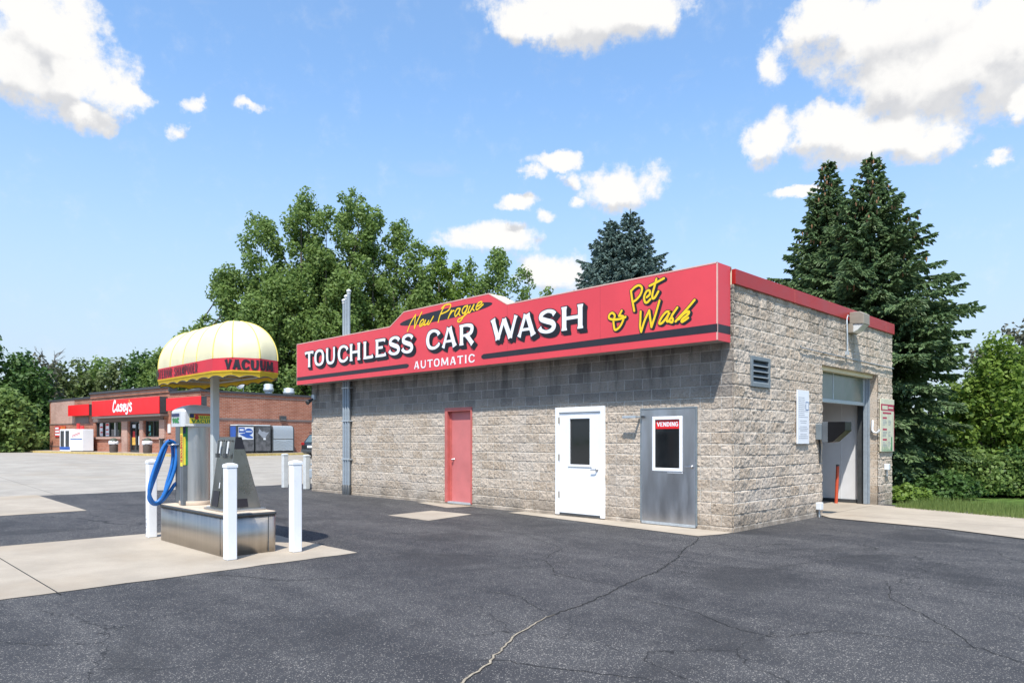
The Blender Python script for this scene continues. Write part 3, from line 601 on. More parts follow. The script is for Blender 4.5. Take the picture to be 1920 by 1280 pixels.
# ------------------------------------------------------------------ car wash building
L0, DEP, ZC = -14.08, 8.2, 4.22
def relief_wall(name, axis, length, z0, z1, holes, m, parent, seed, step=0.02, sgn=1):
    """split-face masonry as modelled relief. axis 'x': face looks to -y, runs from -length to 0; axis 'y': face looks to +x"""
    ext = 0.028 if True else 0
    br = sorted({0.0 - (ext if axis == 'y' else 0), length + (ext if axis == 'x' else 0)} | {h for a in holes for h in a[:2]}); us = []
    for a, b in zip(br[:-1], br[1:]):
        n = max(1, round((b - a) / step)); us += list(np.linspace(a, b, n, endpoint=False))
    us = np.array(us + [length + (ext if axis == 'x' else 0)]); bz = sorted({z0, z1} | {h for a in holes for h in a[2:]}); zs = []
    for a, b in zip(bz[:-1], bz[1:]):
        n = max(1, round((b - a) / step)); zs += list(np.linspace(a, b, n, endpoint=False))
    zs = np.array(zs + [z1]); U, Z = np.meshgrid(us, zs)
    coord = (U - length) if axis == 'x' else U          # brick texture runs on the object coordinate itself
    row = np.floor((Z - 0.08) / 0.2032); off = np.where(np.mod(row, 2) == 0, 0.0, 0.5)
    off = np.where(np.mod(row, 2) == 0, 0.0, 0.5); bx = (coord / 0.4064) + np.where(np.mod(row, 2) == 0, 0.0, 0.5) * 1.0
    off = None
    bi = np.floor(bx); lu = (bx - bi) * 0.4064; lz = (Z - 0.08) - row * 0.2032
    e = np.minimum(np.minimum(lu, 0.4064 - lu), np.minimum(lz, 0.2032 - lz))
    e = np.where(np.abs(coord) < .06, np.minimum(lz, 0.2032 - lz), e)
    k_ = 0.85 if axis == 'y' else 0.55
    fall = np.clip((e - 0.003) / 0.014, 0, 1) ** 0.6
    hsh = lambda k: vnoise(bi * 1.0 + 0.001, row * 1.0 + 0.001, seed + k)
    chunk = k_ * (0.010 + 0.010 * hsh(1) + (hsh(2) - .5) * 0.06 * (lu - .2) + (hsh(3) - .5) * 0.08 * (lz - .1))
    f1 = fbm(U * 9 + bi * 3.1, Z * 11 + row * 5.3, seed + 20, 4); f2 = fbm(U * 26, Z * 26, seed + 40, 2)
    D = fall * np.maximum(0.002, chunk + k_ * (f1 - 0.45) * 0.040 + (f2 - .38) * 0.024)
    D = np.where(Z < 0.08, 0.012, D)
    if axis == 'x': V = np.stack([U - length, -D, Z], -1)
    else: V = np.stack([D, U, Z], -1)
    nz, nu = U.shape; idx = np.arange(nz * nu).reshape(nz, nu)
    uc = (us[:-1] + us[1:]) / 2; zc = (zs[:-1] + zs[1:]) / 2; keep = np.ones((nz - 1, nu - 1), bool)
    for a in holes: keep &= ~((uc[None, :] > a[0]) & (uc[None, :] < a[1]) & (zc[:, None] > a[2]) & (zc[:, None] < a[3]))
    q = np.stack([idx[:-1, :-1], idx[:-1, 1:], idx[1:, 1:], idx[1:, :-1]], -1)[keep]
    used = np.unique(q); re = np.zeros(nz * nu, np.int64); re[used] = np.arange(len(used))
    return npmesh(name, V.reshape(-1, 3)[used], re[q], m, parent)

bld = thing('car_wash', 'tan split-face block car wash with red roof edging on the asphalt lot', 'building')
dx = lambda x: x + 14.08
# openings: red door, white door, steel door
RED = (-7.62, -6.63, 0.06, 2.356); WHI = (-3.99, -2.70, 0.03, 2.245); STE = (-1.865, -0.665, 0.05, 2.168)
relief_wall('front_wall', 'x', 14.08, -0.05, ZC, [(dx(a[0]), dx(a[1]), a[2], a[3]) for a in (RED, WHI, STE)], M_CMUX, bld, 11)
BAY = (3.80, 7.16, -0.05, 3.14); LOU = (0.60, 1.34, 2.52, 3.06)
relief_wall('side_wall', 'y', DEP, -0.05, ZC + 0.0, [BAY, LOU], M_CMUY, bld, 77)
mb = MB()                                           # rear and far walls, roof deck, and the solid thickness behind the front face
mb.box(L0, DEP - .2, -.05, -.004, DEP, ZC); mb.box(L0 - .0, .004, -.05, L0 + .2, DEP - .2, ZC)
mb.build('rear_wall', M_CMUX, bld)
mb = MB(); mb.box(L0 + .2, .0, 4.0, -.2, DEP - .2, 4.12); mb.build('roof', M_COPE, bld)
# reveals of the bay opening (solid block returns) and backing of the side wall
mb = MB(); mb.box(-.2, 7.16, -.05, -.003, 7.98, 3.9); mb.box(-.2, .2, -.05, -.003, .58, ZC); mb.box(-.2, 1.36, -.05, -.003, 3.80, 3.9); mb.box(-.2, .58, -.05, -.003, 1.36, 2.50)
mb.box(-.2, 3.80, 3.142, -.003, 7.16, 3.9)
mb.build('jamb', M_CMUY, bld)
mb = MB(); mb.box(-13.8, .2, -.05, -.25, 3.3, 3.9); mb.build('equipment_room', M_INT, bld)       # the dark core behind the doors
mb = MB()                                           # the red coping along the side and back
mb.box(-.2, -0.0, ZC, .055, DEP + .05, 4.48); mb.box(L0 - .05, DEP - .2, ZC, -.2, DEP + .05, 4.48); mb.box(L0 - .05, -.0, ZC, L0 + .2, DEP - .2, 4.48)
cp = mb.build('coping', M_CAP, bld, 0.008)
mb = MB()
for y in (2.35, 5.4, 7.6): mb.box(.053, y, ZC + .002, .0575, y + .012, 4.478)
each(mb, 'seam', M_FRAMERED, cp)
# ---- wash bay inside
mb = MB(); mb.box(-13.7, 7.3, -.02, -.45, 7.36, 3.6); pn = mb.build('bay_panel', M_PANEL, bld)
mb = MB()
for i in range(22): mb.box(-.9 - .6 * i, 7.294, 0.0, -.885 - .6 * i, 7.301, 3.6)
mb.build('panel_joint', M_PLASTIC, pn)
mb = MB(); mb.box(-13.7, 7.27, -.02, -.46, 7.299, .10); mb.build('bay_curb', M_DGREY, bld)
mb = MB(); mb.box(-13.8, 3.32, 3.6, -.21, 7.9, 3.7); mb.box(-13.9, 3.32, -.05, -13.8, 7.9, 3.6); mb.build('bay_ceiling', M_INT, bld)
mb = MB(); mb.box(-13.8, 3.32, -.02, .0, 7.28, 0.012); mb.build('bay_floor', M_SLAB, bld)
dr = thing('overhead_door', None, None); dr.parent = bld; del_keys = [k for k in ('label', 'category') if k in dr.keys()]
mb = MB(); mb.box(-.30, 3.82, 2.47, -.27, 7.03, 3.13); mb.build('glass_panel', M_GLASSG, dr)
mb = MB(); mb.box(-.32, 3.81, 2.40, -.25, 7.05, 2.48); mb.box(-.32, 6.98, 2.48, -.25, 7.05, 3.13); mb.box(-.31, 5.1, 2.48, -.262, 5.14, 3.13); mb.build('rail', M_GALV, dr, .006)
mb = MB(); mb.box(-.46, 7.162, 0, -.29, 7.30, 3.13); mb.build('gap_shade_fill', M_DGREY, dr)  # dark filler standing in for the unlit gap behind the jamb
mb = MB(); mb.box(-.29, 7.06, .02, -.205, 7.158, 3.13); mb.box(-.20, 7.12, .02, -.165, 7.155, 3.13); mb.build('door_track', M_PIPE, dr, .004)
mb = MB(); mb.box(-.24, 3.80, 3.06, -.10, 7.15, 3.138); mb.build('header', M_CREAM, dr)

def handle_lever(parent, x, y, z, side=-1):
    mb = MB(); mb.lathe([(0.033, 0), (0.033, .012), (.012, .016), (.012, .05)], (0, 0, 0), 14)
    mb.v = [(x + p[0], y - p[2], z + p[1]) for p in mb.v]
    mb.tube([(x, y - .048, z), (x + side * .03, y - .055, z), (x + side * .12, y - .055, z - .004)], .010, 8)
    mb.build('handle', M_METAL, parent)
# red door
d = thing('red_door', None, None); d.parent = bld
mb = MB()
mb.box(RED[0], -.03, RED[2], RED[0] + .10, .16, RED[3]); mb.box(RED[1] - .045, -.03, RED[2], RED[1], .16, RED[3]); mb.box(RED[0] + .10, -.03, RED[3] - .09, RED[1] - .045, .16, RED[3])
mb.box(RED[0] + .10, .06, RED[2], RED[0] + .15, .16, RED[3] - .09)
mb.build('frame', M_FRAMERED, d, .005)
mb = MB(); mb.box(RED[0] + .152, .075, RED[2] + .02, RED[1] - .047, .12, RED[3] - .093); mb.build('leaf', M_DOORRED, d, .004)
mb = MB(); mb.box(RED[0] + .10, -.02, RED[2] - .02, RED[1] - .045, .16, RED[2] + .018); mb.build('sill', M_GALV, d)
mb = MB(); mb.lathe([(.028, 0), (.028, .01), (.012, .014), (.012, .03), (.026, .04), (.026, .06), (.01, .068)], (0, 0, 0), 14)
mb.v = [(RED[0] + .22 + p[0], .075 - p[2], 1.10 + p[1]) for p in mb.v]; mb.build('knob', M_METAL, d)
# white door
d = thing('white_door', None, None); d.parent = bld
mb = MB(); t = .105
mb.box(WHI[0], -.045, WHI[2], WHI[0] + t, .10, WHI[3]); mb.box(WHI[1] - t, -.045, WHI[2], WHI[1], .10, WHI[3]); mb.box(WHI[0] + t, -.045, WHI[3] - t, WHI[1] - t, .10, WHI[3])
mb.build('frame', M_WHITE, d, .006)
gx0, gx1, gz0, gz1 = -3.60, -3.08, 1.075, 2.005; lx0, lx1, lz0, lz1 = WHI[0] + t + .006, WHI[1] - t - .006, .075, WHI[3] - t - .006
mb = MB()
mb.box(lx0, -.018, lz0, gx0, .03, lz1); mb.box(gx1, -.018, lz0, lx1, .03, lz1); mb.box(gx0, -.018, lz0, gx1, .03, gz0); mb.box(gx0, -.018, gz1, gx1, .03, lz1)
mb.build('leaf', M_WHITE, d)
mb = MB(); b = .05
mb.box(gx0 - b, -.034, gz0 - b, gx0, -.0, gz1 + b); mb.box(gx1, -.034, gz0 - b, gx1 + b, 0, gz1 + b); mb.box(gx0, -.034, gz0 - b, gx1, 0, gz0); mb.box(gx0, -.034, gz1, gx1, 0, gz1 + b)
mb.build('window_frame', M_WHITE, d, .008)
mb = MB(); mb.box(gx0, .0, gz0, gx1, .012, gz1); mb.build('window', M_GLASS, d)
mb = MB(); mb.box(lx0, -.03, .03, lx1, .06, .073); mb.build('threshold', M_DGREY, d)
mb = MB()
for z in (.38, 1.15, 1.92): mb.box(WHI[0] + t - .012, -.052, z, WHI[0] + t + .014, -.04, z + .13)
each(mb, 'hinge', M_LAMPB, d)
handle_lever(d, lx1 - .09, -.018, .985)
# stainless door with vending sign
d = thing('steel_door', None, None); d.parent = bld
mb = MB(); t = .03
mb.box(STE[0], -.035, STE[2], STE[0] + t, .08, STE[3]); mb.box(STE[1] - t, -.035, STE[2], STE[1], .08, STE[3]); mb.box(STE[0] + t, -.035, STE[3] - t, STE[1] - t, .08, STE[3])
mb.build('frame', M_LOUV, d, .003)
gx0, gx1, gz0, gz1 = -1.53, -1.015, 1.065, 1.945; lx0, lx1, lz0, lz1 = STE[0] + t, STE[1] - t - .004, .075, STE[3] - t - .004
mb = MB()
mb.box(lx0, -.03, lz0, gx0, .02, lz1); mb.box(gx1, -.03, lz0, lx1, .02, lz1); mb.box(gx0, -.03, lz0, gx1, .02, gz0); mb.box(gx0, -.03, gz1, gx1, .02, lz1)
mb.build('leaf', M_DOORST, d)
mb = MB(); b = .06
mb.box(gx0 - b, -.048, gz0 - b, gx0, -.005, gz1 + b); mb.box(gx1, -.048, gz0 - b, gx1 + b, -.005, gz1 + b); mb.box(gx0, -.048, gz0 - b, gx1, -.005, gz0); mb.box(gx0, -.048, gz1, gx1, -.005, gz1 + b)
mb.build('window_frame', M_WHITE, d, .008)
mb = MB(); mb.box(gx0, -.012, gz0, gx1, .0, gz1); mb.build('window', M_GLASS, d)
mb = MB(); mb.box(gx0 + .004, -.022, gz1 - .165, gx1 - .004, -.014, gz1 - .003); vs = mb.build('vending_sign', M_SRED, d)
FR = lambda yy: (lambda u, v, dd: (u, yy - dd, v))
mb = MB(); print_word(mb, 'VENDING', gx0 + .035, gx1 - .035, gz1 - .122, gz1 - .042, .0095, FR(-.0225), 0.001); mb.build('lettering', M_LWHITE, vs)
mb = MB()
for i in range(13): mb.box(-1.27 + i * .025, -.0325, .975, -1.27 + i * .025 + .018, -.0305, 1.0)
mb.build('decal', M_LWHITE, d)
mb = MB(); mb.box(lx0, -.028, .02, lx1, .06, .073); mb.build('threshold', M_GALV, d)
handle_lever(d, lx1 - .07, -.03, 1.10)
mb = MB(); mb.box(-2.16, -.20, 1.985, -1.86, -.155, 2.03); mb.box(-1.90, -.17, 1.99, -1.86, -.03, 2.025); mb.build('closer_arm', M_GALV, d, .004)
mb = MB(); mb.box(lx0 + .02, -.085, 1.99, lx0 + .05, -.03, 2.03); mb.build('closer_bracket', M_DGREY, d)
# louvre vent
lv = thing('louver_vent', None, None); lv.parent = bld
mb = MB(); b = .07
mb.box(-.1, LOU[0], LOU[2], .045, LOU[0] + b, LOU[3]); mb.box(-.1, LOU[1] - b, LOU[2], .045, LOU[1], LOU[3]); mb.box(-.1, LOU[0] + b, LOU[2], .045, LOU[1] - b, LOU[2] + b); mb.box(-.1, LOU[0] + b, LOU[3] - b, .045, LOU[1] - b, LOU[3])
mb.build('frame', M_LOUV, lv, .006)
mb = MB()
for k in range(4):
    z = LOU[2] + .09 + k * .10
    mb.prism([(.035, z - .03), (.045, z - .022), (-.06, z + .07), (-.07, z + .06)], lambda u, v, dd: (u, dd, v), LOU[0] + b, LOU[1] - b)
mb.build('slats', M_LOUV, lv)
mb = MB(); mb.box(-.12, LOU[0], LOU[2], -.1, LOU[1], LOU[3]); mb.build('backing', M_BLACK, lv)

# ------------------------------------------------------------------ main fascia sign
sg = thing('fascia_sign', 'long red box sign lettered TOUCHLESS CAR WASH along the top of the block wall', 'sign', (-7.0, -.25, 3.24))
def rel(o, root):                                   # keep modelled world coordinates under a moved root
    o.matrix_parent_inverse = Matrix.Translation(-root.location); return o
YF = -.5
out = [(-14.1, 3.25), (-.012, 3.225), (-.012, 4.515), (-4.96, 4.487), (-5.54, 4.80), (-8.65, 4.795), (-9.25, 4.487), (-14.1, 4.49)]
XZ = lambda u, v, dd: (u, dd, v)
M_SEAM = mat('sign_seam', (.40, .035, .05), .5)
mb = MB(); mb.prism(out, XZ, YF, YF + .02); rel(mb.build('face_panel', M_RED, sg), sg)
mb = MB(); mb.box(-.034, YF + .021, 3.226, -.012, -.06, 4.514); mb.box(-14.1, YF + .021, 3.25, -14.08, -.005, 4.489); [rel(o_, sg) for o_ in each(mb, 'end_panel', M_RED, sg)]
mb = MB()                                           # top caps and the cream returns of the raised middle
top = [(-.012, 4.515), (-4.96, 4.487), (-5.54, 4.80), (-8.65, 4.795), (-9.25, 4.487), (-14.1, 4.49)]
for (x1, z1), (x0, z0) in zip(top[:-1], top[1:]):
    mb.add([(x0, YF + .021, z0 - .002), (x1, YF + .021, z1 - .002), (x1, -.012, z1 - .002), (x0, -.012, z0 - .002)], [(0, 1, 2, 3)])
    mb.add([(x0, YF + .021, z0 - .03), (x1, YF + .021, z1 - .03), (x1, -.012, z1 - .03), (x0, -.012, z0 - .03)], [(3, 2, 1, 0)])
    mb.add([(x0, -.012, z0 - .3), (x1, -.012, z1 - .3), (x1, -.012, z1 - .002), (x0, -.012, z0 - .002)], [(3, 2, 1, 0)])
rel(mb.build('return', M_CREAM, sg), sg)
mb = MB()                                           # thin edge trim
for (x1, z1), (x0, z0) in zip(top[:-1], top[1:]):
    mb.add([(x0, YF - .004, z0 - .018), (x1, YF - .004, z1 - .018), (x1, YF - .004, z1 + .004), (x0, YF - .004, z0 + .004), (x0, YF + .03, z0 + .004), (x1, YF + .03, z1 + .004)], [(0, 1, 2, 3), (3, 2, 5, 4)])
mb.box(-14.104, YF - .004, 3.25, -14.088, YF - .001, 4.48); mb.box(-.026, YF - .004, 3.23, -.008, YF - .0, 4.51); mb.box(-.0115, YF, 3.23, -.008, YF + .018, 4.51)
rel(mb.build('edge_trim', M_TRIM, sg), sg)
mb = MB(); mb.add([(-14.08, YF + .021, 3.262), (-.034, YF + .021, 3.24), (-.034, -.035, 3.24), (-14.08, -.035, 3.262)], [(3, 2, 1, 0)])
for i in range(1, 5): mb.box(-14.08 + i * 2.81, YF + .025, 3.236, -14.07 + i * 2.81, -.04, 3.245)
rel(mb.build('soffit', M_SOFFIT, sg), sg)
PF = lambda u, v, dd: (u, YF - dd, v)
for xs_ in (-4.955, -9.262, -2.45, -11.6): mb = MB(); mb.box(xs_, YF - .0006, 3.26, xs_ + .007, YF + .001, 4.47); rel(mb.build('panel_seam', M_SEAM, sg), sg)
mb = MB()
mb.prism([(-14.09, 3.372), (-8.52, 3.372), (-8.455, 3.40), (-8.44, 3.43), (-8.455, 3.455), (-8.53, 3.478), (-14.09, 3.479)], PF, .001, .003)
mb.prism([(-5.70, 3.366), (-.03, 3.362), (-.03, 3.498), (-5.70, 3.478), (-5.76, 3.455), (-5.78, 3.425), (-5.76, 3.39)], PF, .001, .003)
mb.box(-.0119, YF + .005, 3.362, -.0095, -.062, 3.498); mb.box(-.026, YF - .0055, 3.362, -.0085, YF + .006, 3.498)
[rel(o_, sg) for o_ in each(mb, 'stripe', M_BLACK, sg)]
mb = MB()
mb.prism([(-7.115 + 1.70 * math.cos(q * math.pi / 32) , 4.527 + .125 * math.sin(q * math.pi / 32) + .0335 * math.cos(q * math.pi / 32)) for q in range(64)], PF, .001, .003)
rel(mb.build('oval', M_BLACK, sg), sg)
BIG = [('TOUCHLESS', [(-13.55, -13.06), (-13.01, -12.44), (-12.36, -11.83), (-11.73, -11.16), (-11.10, -10.57), (-10.45, -9.96), (-9.87, -9.39), (-9.27, -8.76), (-8.71, -8.21)]),
       ('CAR', [(-7.73, -7.17), (-7.14, -6.57), (-6.50, -5.97)]), ('WASH', [(-5.43, -4.62), (-4.64, -4.08), (-4.02, -3.52), (-3.40, -2.83)])]
for w, sp_ in BIG:
    mb = MB(); word(mb, w, sp_, 3.735, 4.205, .056, PF, .030); ob = rel(mb.build('lettering', M_LWHITE, sg), sg)
    mb = MB()
    for k in range(9):
        q = k / 8; word(mb, w, sp_, 3.735, 4.205, .056, PF, .0265 - .0026 * k, .020, .075 * q, -.075 * q)
    o2 = mb.build('letter_shadow', M_BLACK, sg); rel(o2, sg)
mb = MB(); print_word(mb, 'AUTOMATIC', -8.235, -5.985, 3.322, 3.508, .023, PF, .004, .22); rel(mb.build('lettering', M_LWHITE, sg), sg)
NEWP = [[(-8.497, 4.280), (-8.363, 4.476), (-8.160, 4.656)], [(-8.160, 4.656), (-8.190, 4.493), (-8.210, 4.323)], [(-8.210, 4.323), (-8.079, 4.505), (-7.911, 4.686)], [(-7.960, 4.387), (-7.842, 4.440), (-7.851, 4.502), (-7.940, 4.476), (-8.000, 4.397), (-7.970, 4.345), (-7.822, 4.389)], [(-7.763, 4.479), (-7.822, 4.365), (-7.724, 4.378), (-7.637, 4.452), (-7.686, 4.374), (-7.628, 4.367), (-7.465, 4.528)], [(-7.285, 4.369), (-7.211, 4.532), (-7.044, 4.735)], [(-7.155, 4.679), (-7.044, 4.735), (-6.862, 4.740), (-6.826, 4.683), (-6.935, 4.592), (-7.192, 4.548)], [(-6.916, 4.414), (-6.844, 4.522), (-6.799, 4.586)], [(-6.862, 4.489), (-6.754, 4.568), (-6.700, 4.562)], [(-6.488, 4.592), (-6.594, 4.594), (-6.674, 4.500), (-6.647, 4.428), (-6.559, 4.486), (-6.480, 4.585), (-6.532, 4.483), (-6.488, 4.431)], [(-6.229, 4.621), (-6.349, 4.608), (-6.418, 4.526), (-6.384, 4.464), (-6.297, 4.510), (-6.220, 4.614), (-6.332, 4.435), (-6.471, 4.303), (-6.567, 4.297), (-6.550, 4.347), (-6.366, 4.393), (-6.194, 4.486)], [(-6.143, 4.603), (-6.211, 4.499), (-6.160, 4.459), (-6.008, 4.625), (-6.059, 4.536), (-6.008, 4.484)], [(-5.891, 4.559), (-5.759, 4.608), (-5.775, 4.649), (-5.875, 4.624), (-5.941, 4.543), (-5.908, 4.488), (-5.710, 4.579)]]
mb = MB(); script(mb, NEWP, .017, PF, .005); rel(mb.build('lettering', M_YELLOW, sg), sg)
PET = [[(-1.733, 4.295), (-1.709, 4.145), (-1.684, 4.030), (-1.660, 3.916)], [(-1.727, 4.289), (-1.642, 4.347), (-1.551, 4.363), (-1.491, 4.304), (-1.521, 4.199), (-1.605, 4.120), (-1.678, 4.085)], [(-1.390, 4.125), (-1.325, 4.170), (-1.331, 4.236), (-1.390, 4.234), (-1.443, 4.147), (-1.431, 4.056), (-1.384, 4.030), (-1.314, 4.080)], [(-1.186, 4.421), (-1.226, 4.294), (-1.267, 4.172), (-1.267, 4.093), (-1.220, 4.096), (-1.145, 4.193)], [(-1.331, 4.320), (-1.191, 4.358), (-1.031, 4.406)], [(-1.521, 3.888), (-1.527, 3.749), (-1.533, 3.619), (-1.509, 3.521)], [(-1.509, 3.521), (-1.437, 3.708), (-1.337, 3.885)], [(-1.337, 3.885), (-1.314, 3.723), (-1.290, 3.582)], [(-1.290, 3.582), (-1.203, 3.798), (-1.122, 4.028)], [(-0.913, 3.801), (-0.986, 3.810), (-1.088, 3.716), (-1.128, 3.632), (-1.076, 3.626), (-0.986, 3.703), (-0.913, 3.796)], [(-0.913, 3.796), (-0.974, 3.683), (-0.946, 3.640), (-0.873, 3.719)], [(-0.763, 3.859), (-0.873, 3.728), (-0.851, 3.668), (-0.868, 3.617), (-0.918, 3.637)], [(-0.428, 3.942), (-0.578, 3.806), (-0.719, 3.690), (-0.796, 3.623)], [(-0.735, 3.654), (-0.632, 3.737), (-0.540, 3.763), (-0.551, 3.717), (-0.664, 3.645), (-0.664, 3.602), (-0.551, 3.656)], [(-2.109, 3.829), (-2.096, 3.889), (-2.154, 3.943), (-2.218, 3.914), (-2.225, 3.853), (-2.141, 3.817), (-2.014, 3.807), (-1.875, 3.821), (-1.851, 3.833)], [(-2.128, 3.815), (-2.122, 3.727), (-2.090, 3.620), (-1.988, 3.660), (-1.913, 3.764), (-1.900, 3.844), (-2.001, 3.867)], [(-2.001, 3.867), (-1.969, 3.914), (-1.938, 3.957)]]
mb = MB(); script(mb, PET, .021, PF, .012); rel(mb.build('lettering', M_YELLOW, sg), sg)
mb = MB()
for k in range(4): script(mb, PET, .021, PF, .0095 - .0025 * k, .014, .010 * k, -.008 * k)
rel(mb.build('letter_shadow', M_BLACK, sg), sg)

# ------------------------------------------------------------------ things fixed to the walls
for i, (x, top, lab) in enumerate(((-12.08, 5.62, 'shortest grey vent pipe, nearest the wall end of the three on the block wall'), (-11.955, 5.72, 'middle grey vent pipe of the three running up behind the red sign'), (-11.83, 5.86, 'tallest grey vent pipe of the three up the block wall'))):
    t = thing('vent_pipe', lab, 'pipe', (x, -.10, 0), 0, 'vent pipes up the front wall')
    mb = MB(); mb.tube([(0, 0, .0), (0, 0, top)], .045, 14); mb.build('pipe', M_PIPE, t)
    mb = MB(); mb.lathe([(.054, 0.0), (.054, .28), (.046, .285)], (0, 0, 0), 14); mb.build('foot_sleeve', M_DGREY, t)
    mb = MB(); mb.lathe([(.05, top - .12), (.055, top - .11), (.055, top - .05), (.066, top - .04), (.066, top), (.02, top + .03)], (0, 0, 0), 14); mb.build('cap', M_PLASTIC, t)
    mb = MB()
    for z in (1.0, 2.1, 3.05): mb.box(-.06, -.05, z, .06, .10, z + .035)
    each(mb, 'clamp', M_GALV, t)
t = thing('security_lamp', 'small dark bullet lamp on the block wall by its far end under the sign', 'lamp', (-13.88, -.03, 2.8))
mb = MB(); mb.box(-.08, -.06, .0, .08, .03, .16); mb.build('junction_box', M_GALV, t, .01)
mb = MB(); mb.tube([(0, -.05, .03), (0, -.14, -.02), (.02, -.26, -.10)], [.03, .05, .07], 12); mb.build('lamp_head', M_DGREY, t)
t = thing('wall_pack_light', 'boxy bronze floodlight with a clear lens on the roof edge above the wash bay', 'lamp', (.06, 5.36, 3.94))
mb = MB(); mb.prism([(0, .20), (.30, .17), (.30, .40), (.22, .45), (0, .45)], lambda u, v, dd: (u, dd, v), -.19, .19); mb.box(-.03, -.19, 0, .07, .19, .20); mb.build('housing', M_LAMPB, t, .012)
mb = MB(); mb.prism([(.071, .0), (.17, .05), (.29, .168), (.071, .198)], lambda u, v, dd: (u, dd, v), -.17, .17); mb.build('lens', M_LENS, t, .01)
mb = MB(); mb.tube([(-.01, -.19, .36), (-.01, -.26, .38), (-.01, -.31, .30), (-.0, -.31, -.05), (.0, -.31, -.42)], .017, 10); mb.box(-.04, -.34, -.50, .03, -.28, -.42); mb.build('conduit', M_GALV, t)
t = tag(MB().tube([(.055, 2.62, 3.42), (.055, 2.62, 3.385), (.055, 8.16, 3.36)], .014, 8).build('wall_conduit', M_PIPE), 'thin grey conduit running level across the side wall above the bay', 'conduit')
t = thing('notice_board', 'narrow white notice of small grey print beside the wash bay opening', 'notice', (.05, 2.75, 1.5))
mb = MB(); mb.box(-.02, -.27, 0, .008, .27, 1.05); mb.build('panel', M_PAPER, t, .004)
r = random.Random(4); mb = MB()
for k in range(22):
    z = .90 - k * .038
    if k in (11, 14, 18): continue
    w = r.uniform(.26, .44); x0 = -.23 if k < 11 else -w / 2
    if k < 4: w = min(w, .28)
    u = x0
    while u < x0 + w:
        l = r.uniform(.02, .06); mb.box(.0082, u, z, .0095, min(u + l, x0 + w), z + .012); u += l + .012
mb.build('print', M_INK, t)
mb = MB(); mb.box(.0082, .10, .66, .0095, .24, .83); mb.build('picture', M_INKB, t)
mb = MB(); mb.box(.0097, .12, .68, .0105, .22, .81); mb.build('picture_center', M_PAPER, t)
t = thing('menu_sign', 'tall wash price board with a maroon header on the pillar beyond the bay', 'sign', (.05, 7.71, 1.29))
mb = MB(); mb.box(-.02, -.49, 0, .01, .49, 1.29); mb.build('panel', M_MENU, t, .005)
mb = MB(); mb.box(.0102, -.49, 1.00, .0116, .49, 1.16); mb.box(.0102, .455, 0.02, .0116, .488, 1.16)
for z in (.92, .80, .52, .27): mb.box(.0102, -.36, z, .0116, -.36 + (.62 if z == .92 else .30), z + .045)
mb.build('header', M_MAROON, t)
r = random.Random(5); mb = MB()
for k, z in enumerate((.755, .72, .685, .65, .475, .44, .405, .37, .225, .19, .155, .12)):
    mb.box(.0102, -.36, z, .0116, -.36 + r.uniform(.15, .33), z + .014); mb.box(.0102, .05, z, .0116, .05 + r.uniform(.06, .22), z + .014)
mb.build('print', M_INK, t)
mb = MB()
for k in range(14):
    u = -.42 + k * .055; mb.add([(.0105, u, .01), (.0105, u + .035, .01), (.0105, u + r.uniform(-.02, .04), r.uniform(.08, .22))], [(0, 1, 2)])
mb.box(.0102, .26, .02, .0116, .34, .36); mb.build('grass_print', M_GREEN, t)
mb = MB(); mb.box(.0117, -.40, 1.03, .0125, .0, 1.12); mb.box(.0117, .06, 1.06, .0125, .40, 1.10); mb.build('header_print', M_MENU, t)
t = thing('payment_box', 'black hooded payment terminal on the block jamb of the wash bay', 'payment terminal', (0.03, 3.60, 1.52))
mb = MB(); mb.box(-.02, -.16, .06, .10, .13, .38); mb.build('mount', M_LOUV, t, .008)
mb = MB(); mb.box(.10, -.13, .0, .22, .20, .42); mb.build('case', M_BOXGREY, t, .01)
mb = MB(); mb.prism([(.22, -.0), (.32, .02), (.56, .24), (.56, .42), (.22, .42)], lambda u, v, dd: (u, dd, v), -.14, .21); mb.build('hood', M_HOOD, t, .008)
mb = MB(); mb.tube([(.0, .0, .06), (.01, .02, -.10), (.0, .02, -.42)], .018, 8); mb.build('cable', M_DGREY, t)
for (y, z, lab, g) in ((3.52, .15, 'white junction box low on the block wall beside the wash bay', None), (7.66, .84, 'white junction box on the pillar below the price board', None)):
    t = thing('junction_box', lab, 'junction box', (.03, y, z), 0, 'white boxes beside the bay')
    mb = MB(); mb.box(-.02, -.065, .0, .09, .065, .15); mb.build('case', M_PLASTIC, t, .012)
    mb = MB(); mb.tube([(.03, 0, .0), (.03, 0, -.15)], .016, 8); mb.build('conduit', M_GALV, t)
t = tag(MB().tube([(-.10, 7.14, 2.05), (-.10, 7.10, 1.82), (-.07, 7.10, 1.76), (.0, 7.10, 1.745), (.05, 7.10, 1.78), (.06, 7.10, 1.83)], .028, 10).build('hose_hook', M_PLASTIC), 'white J shaped pipe hook on the bay jamb', 'hook')
t = thing('bay_post', 'slim orange guard post leaning inside the open wash bay', 'guard post', (-.87, 6.9, 0.01))
mb = MB(); mb.tube([(0, 0, 0), (.02, .05, .92)], .038, 14); mb.build('pole', M_ORANGE, t)
mb = MB(); mb.lathe([(.041, .0), (.041, .035), (.02, .045)], (.02, .05, .915), 14); mb.build('cap', M_DGREY, t)

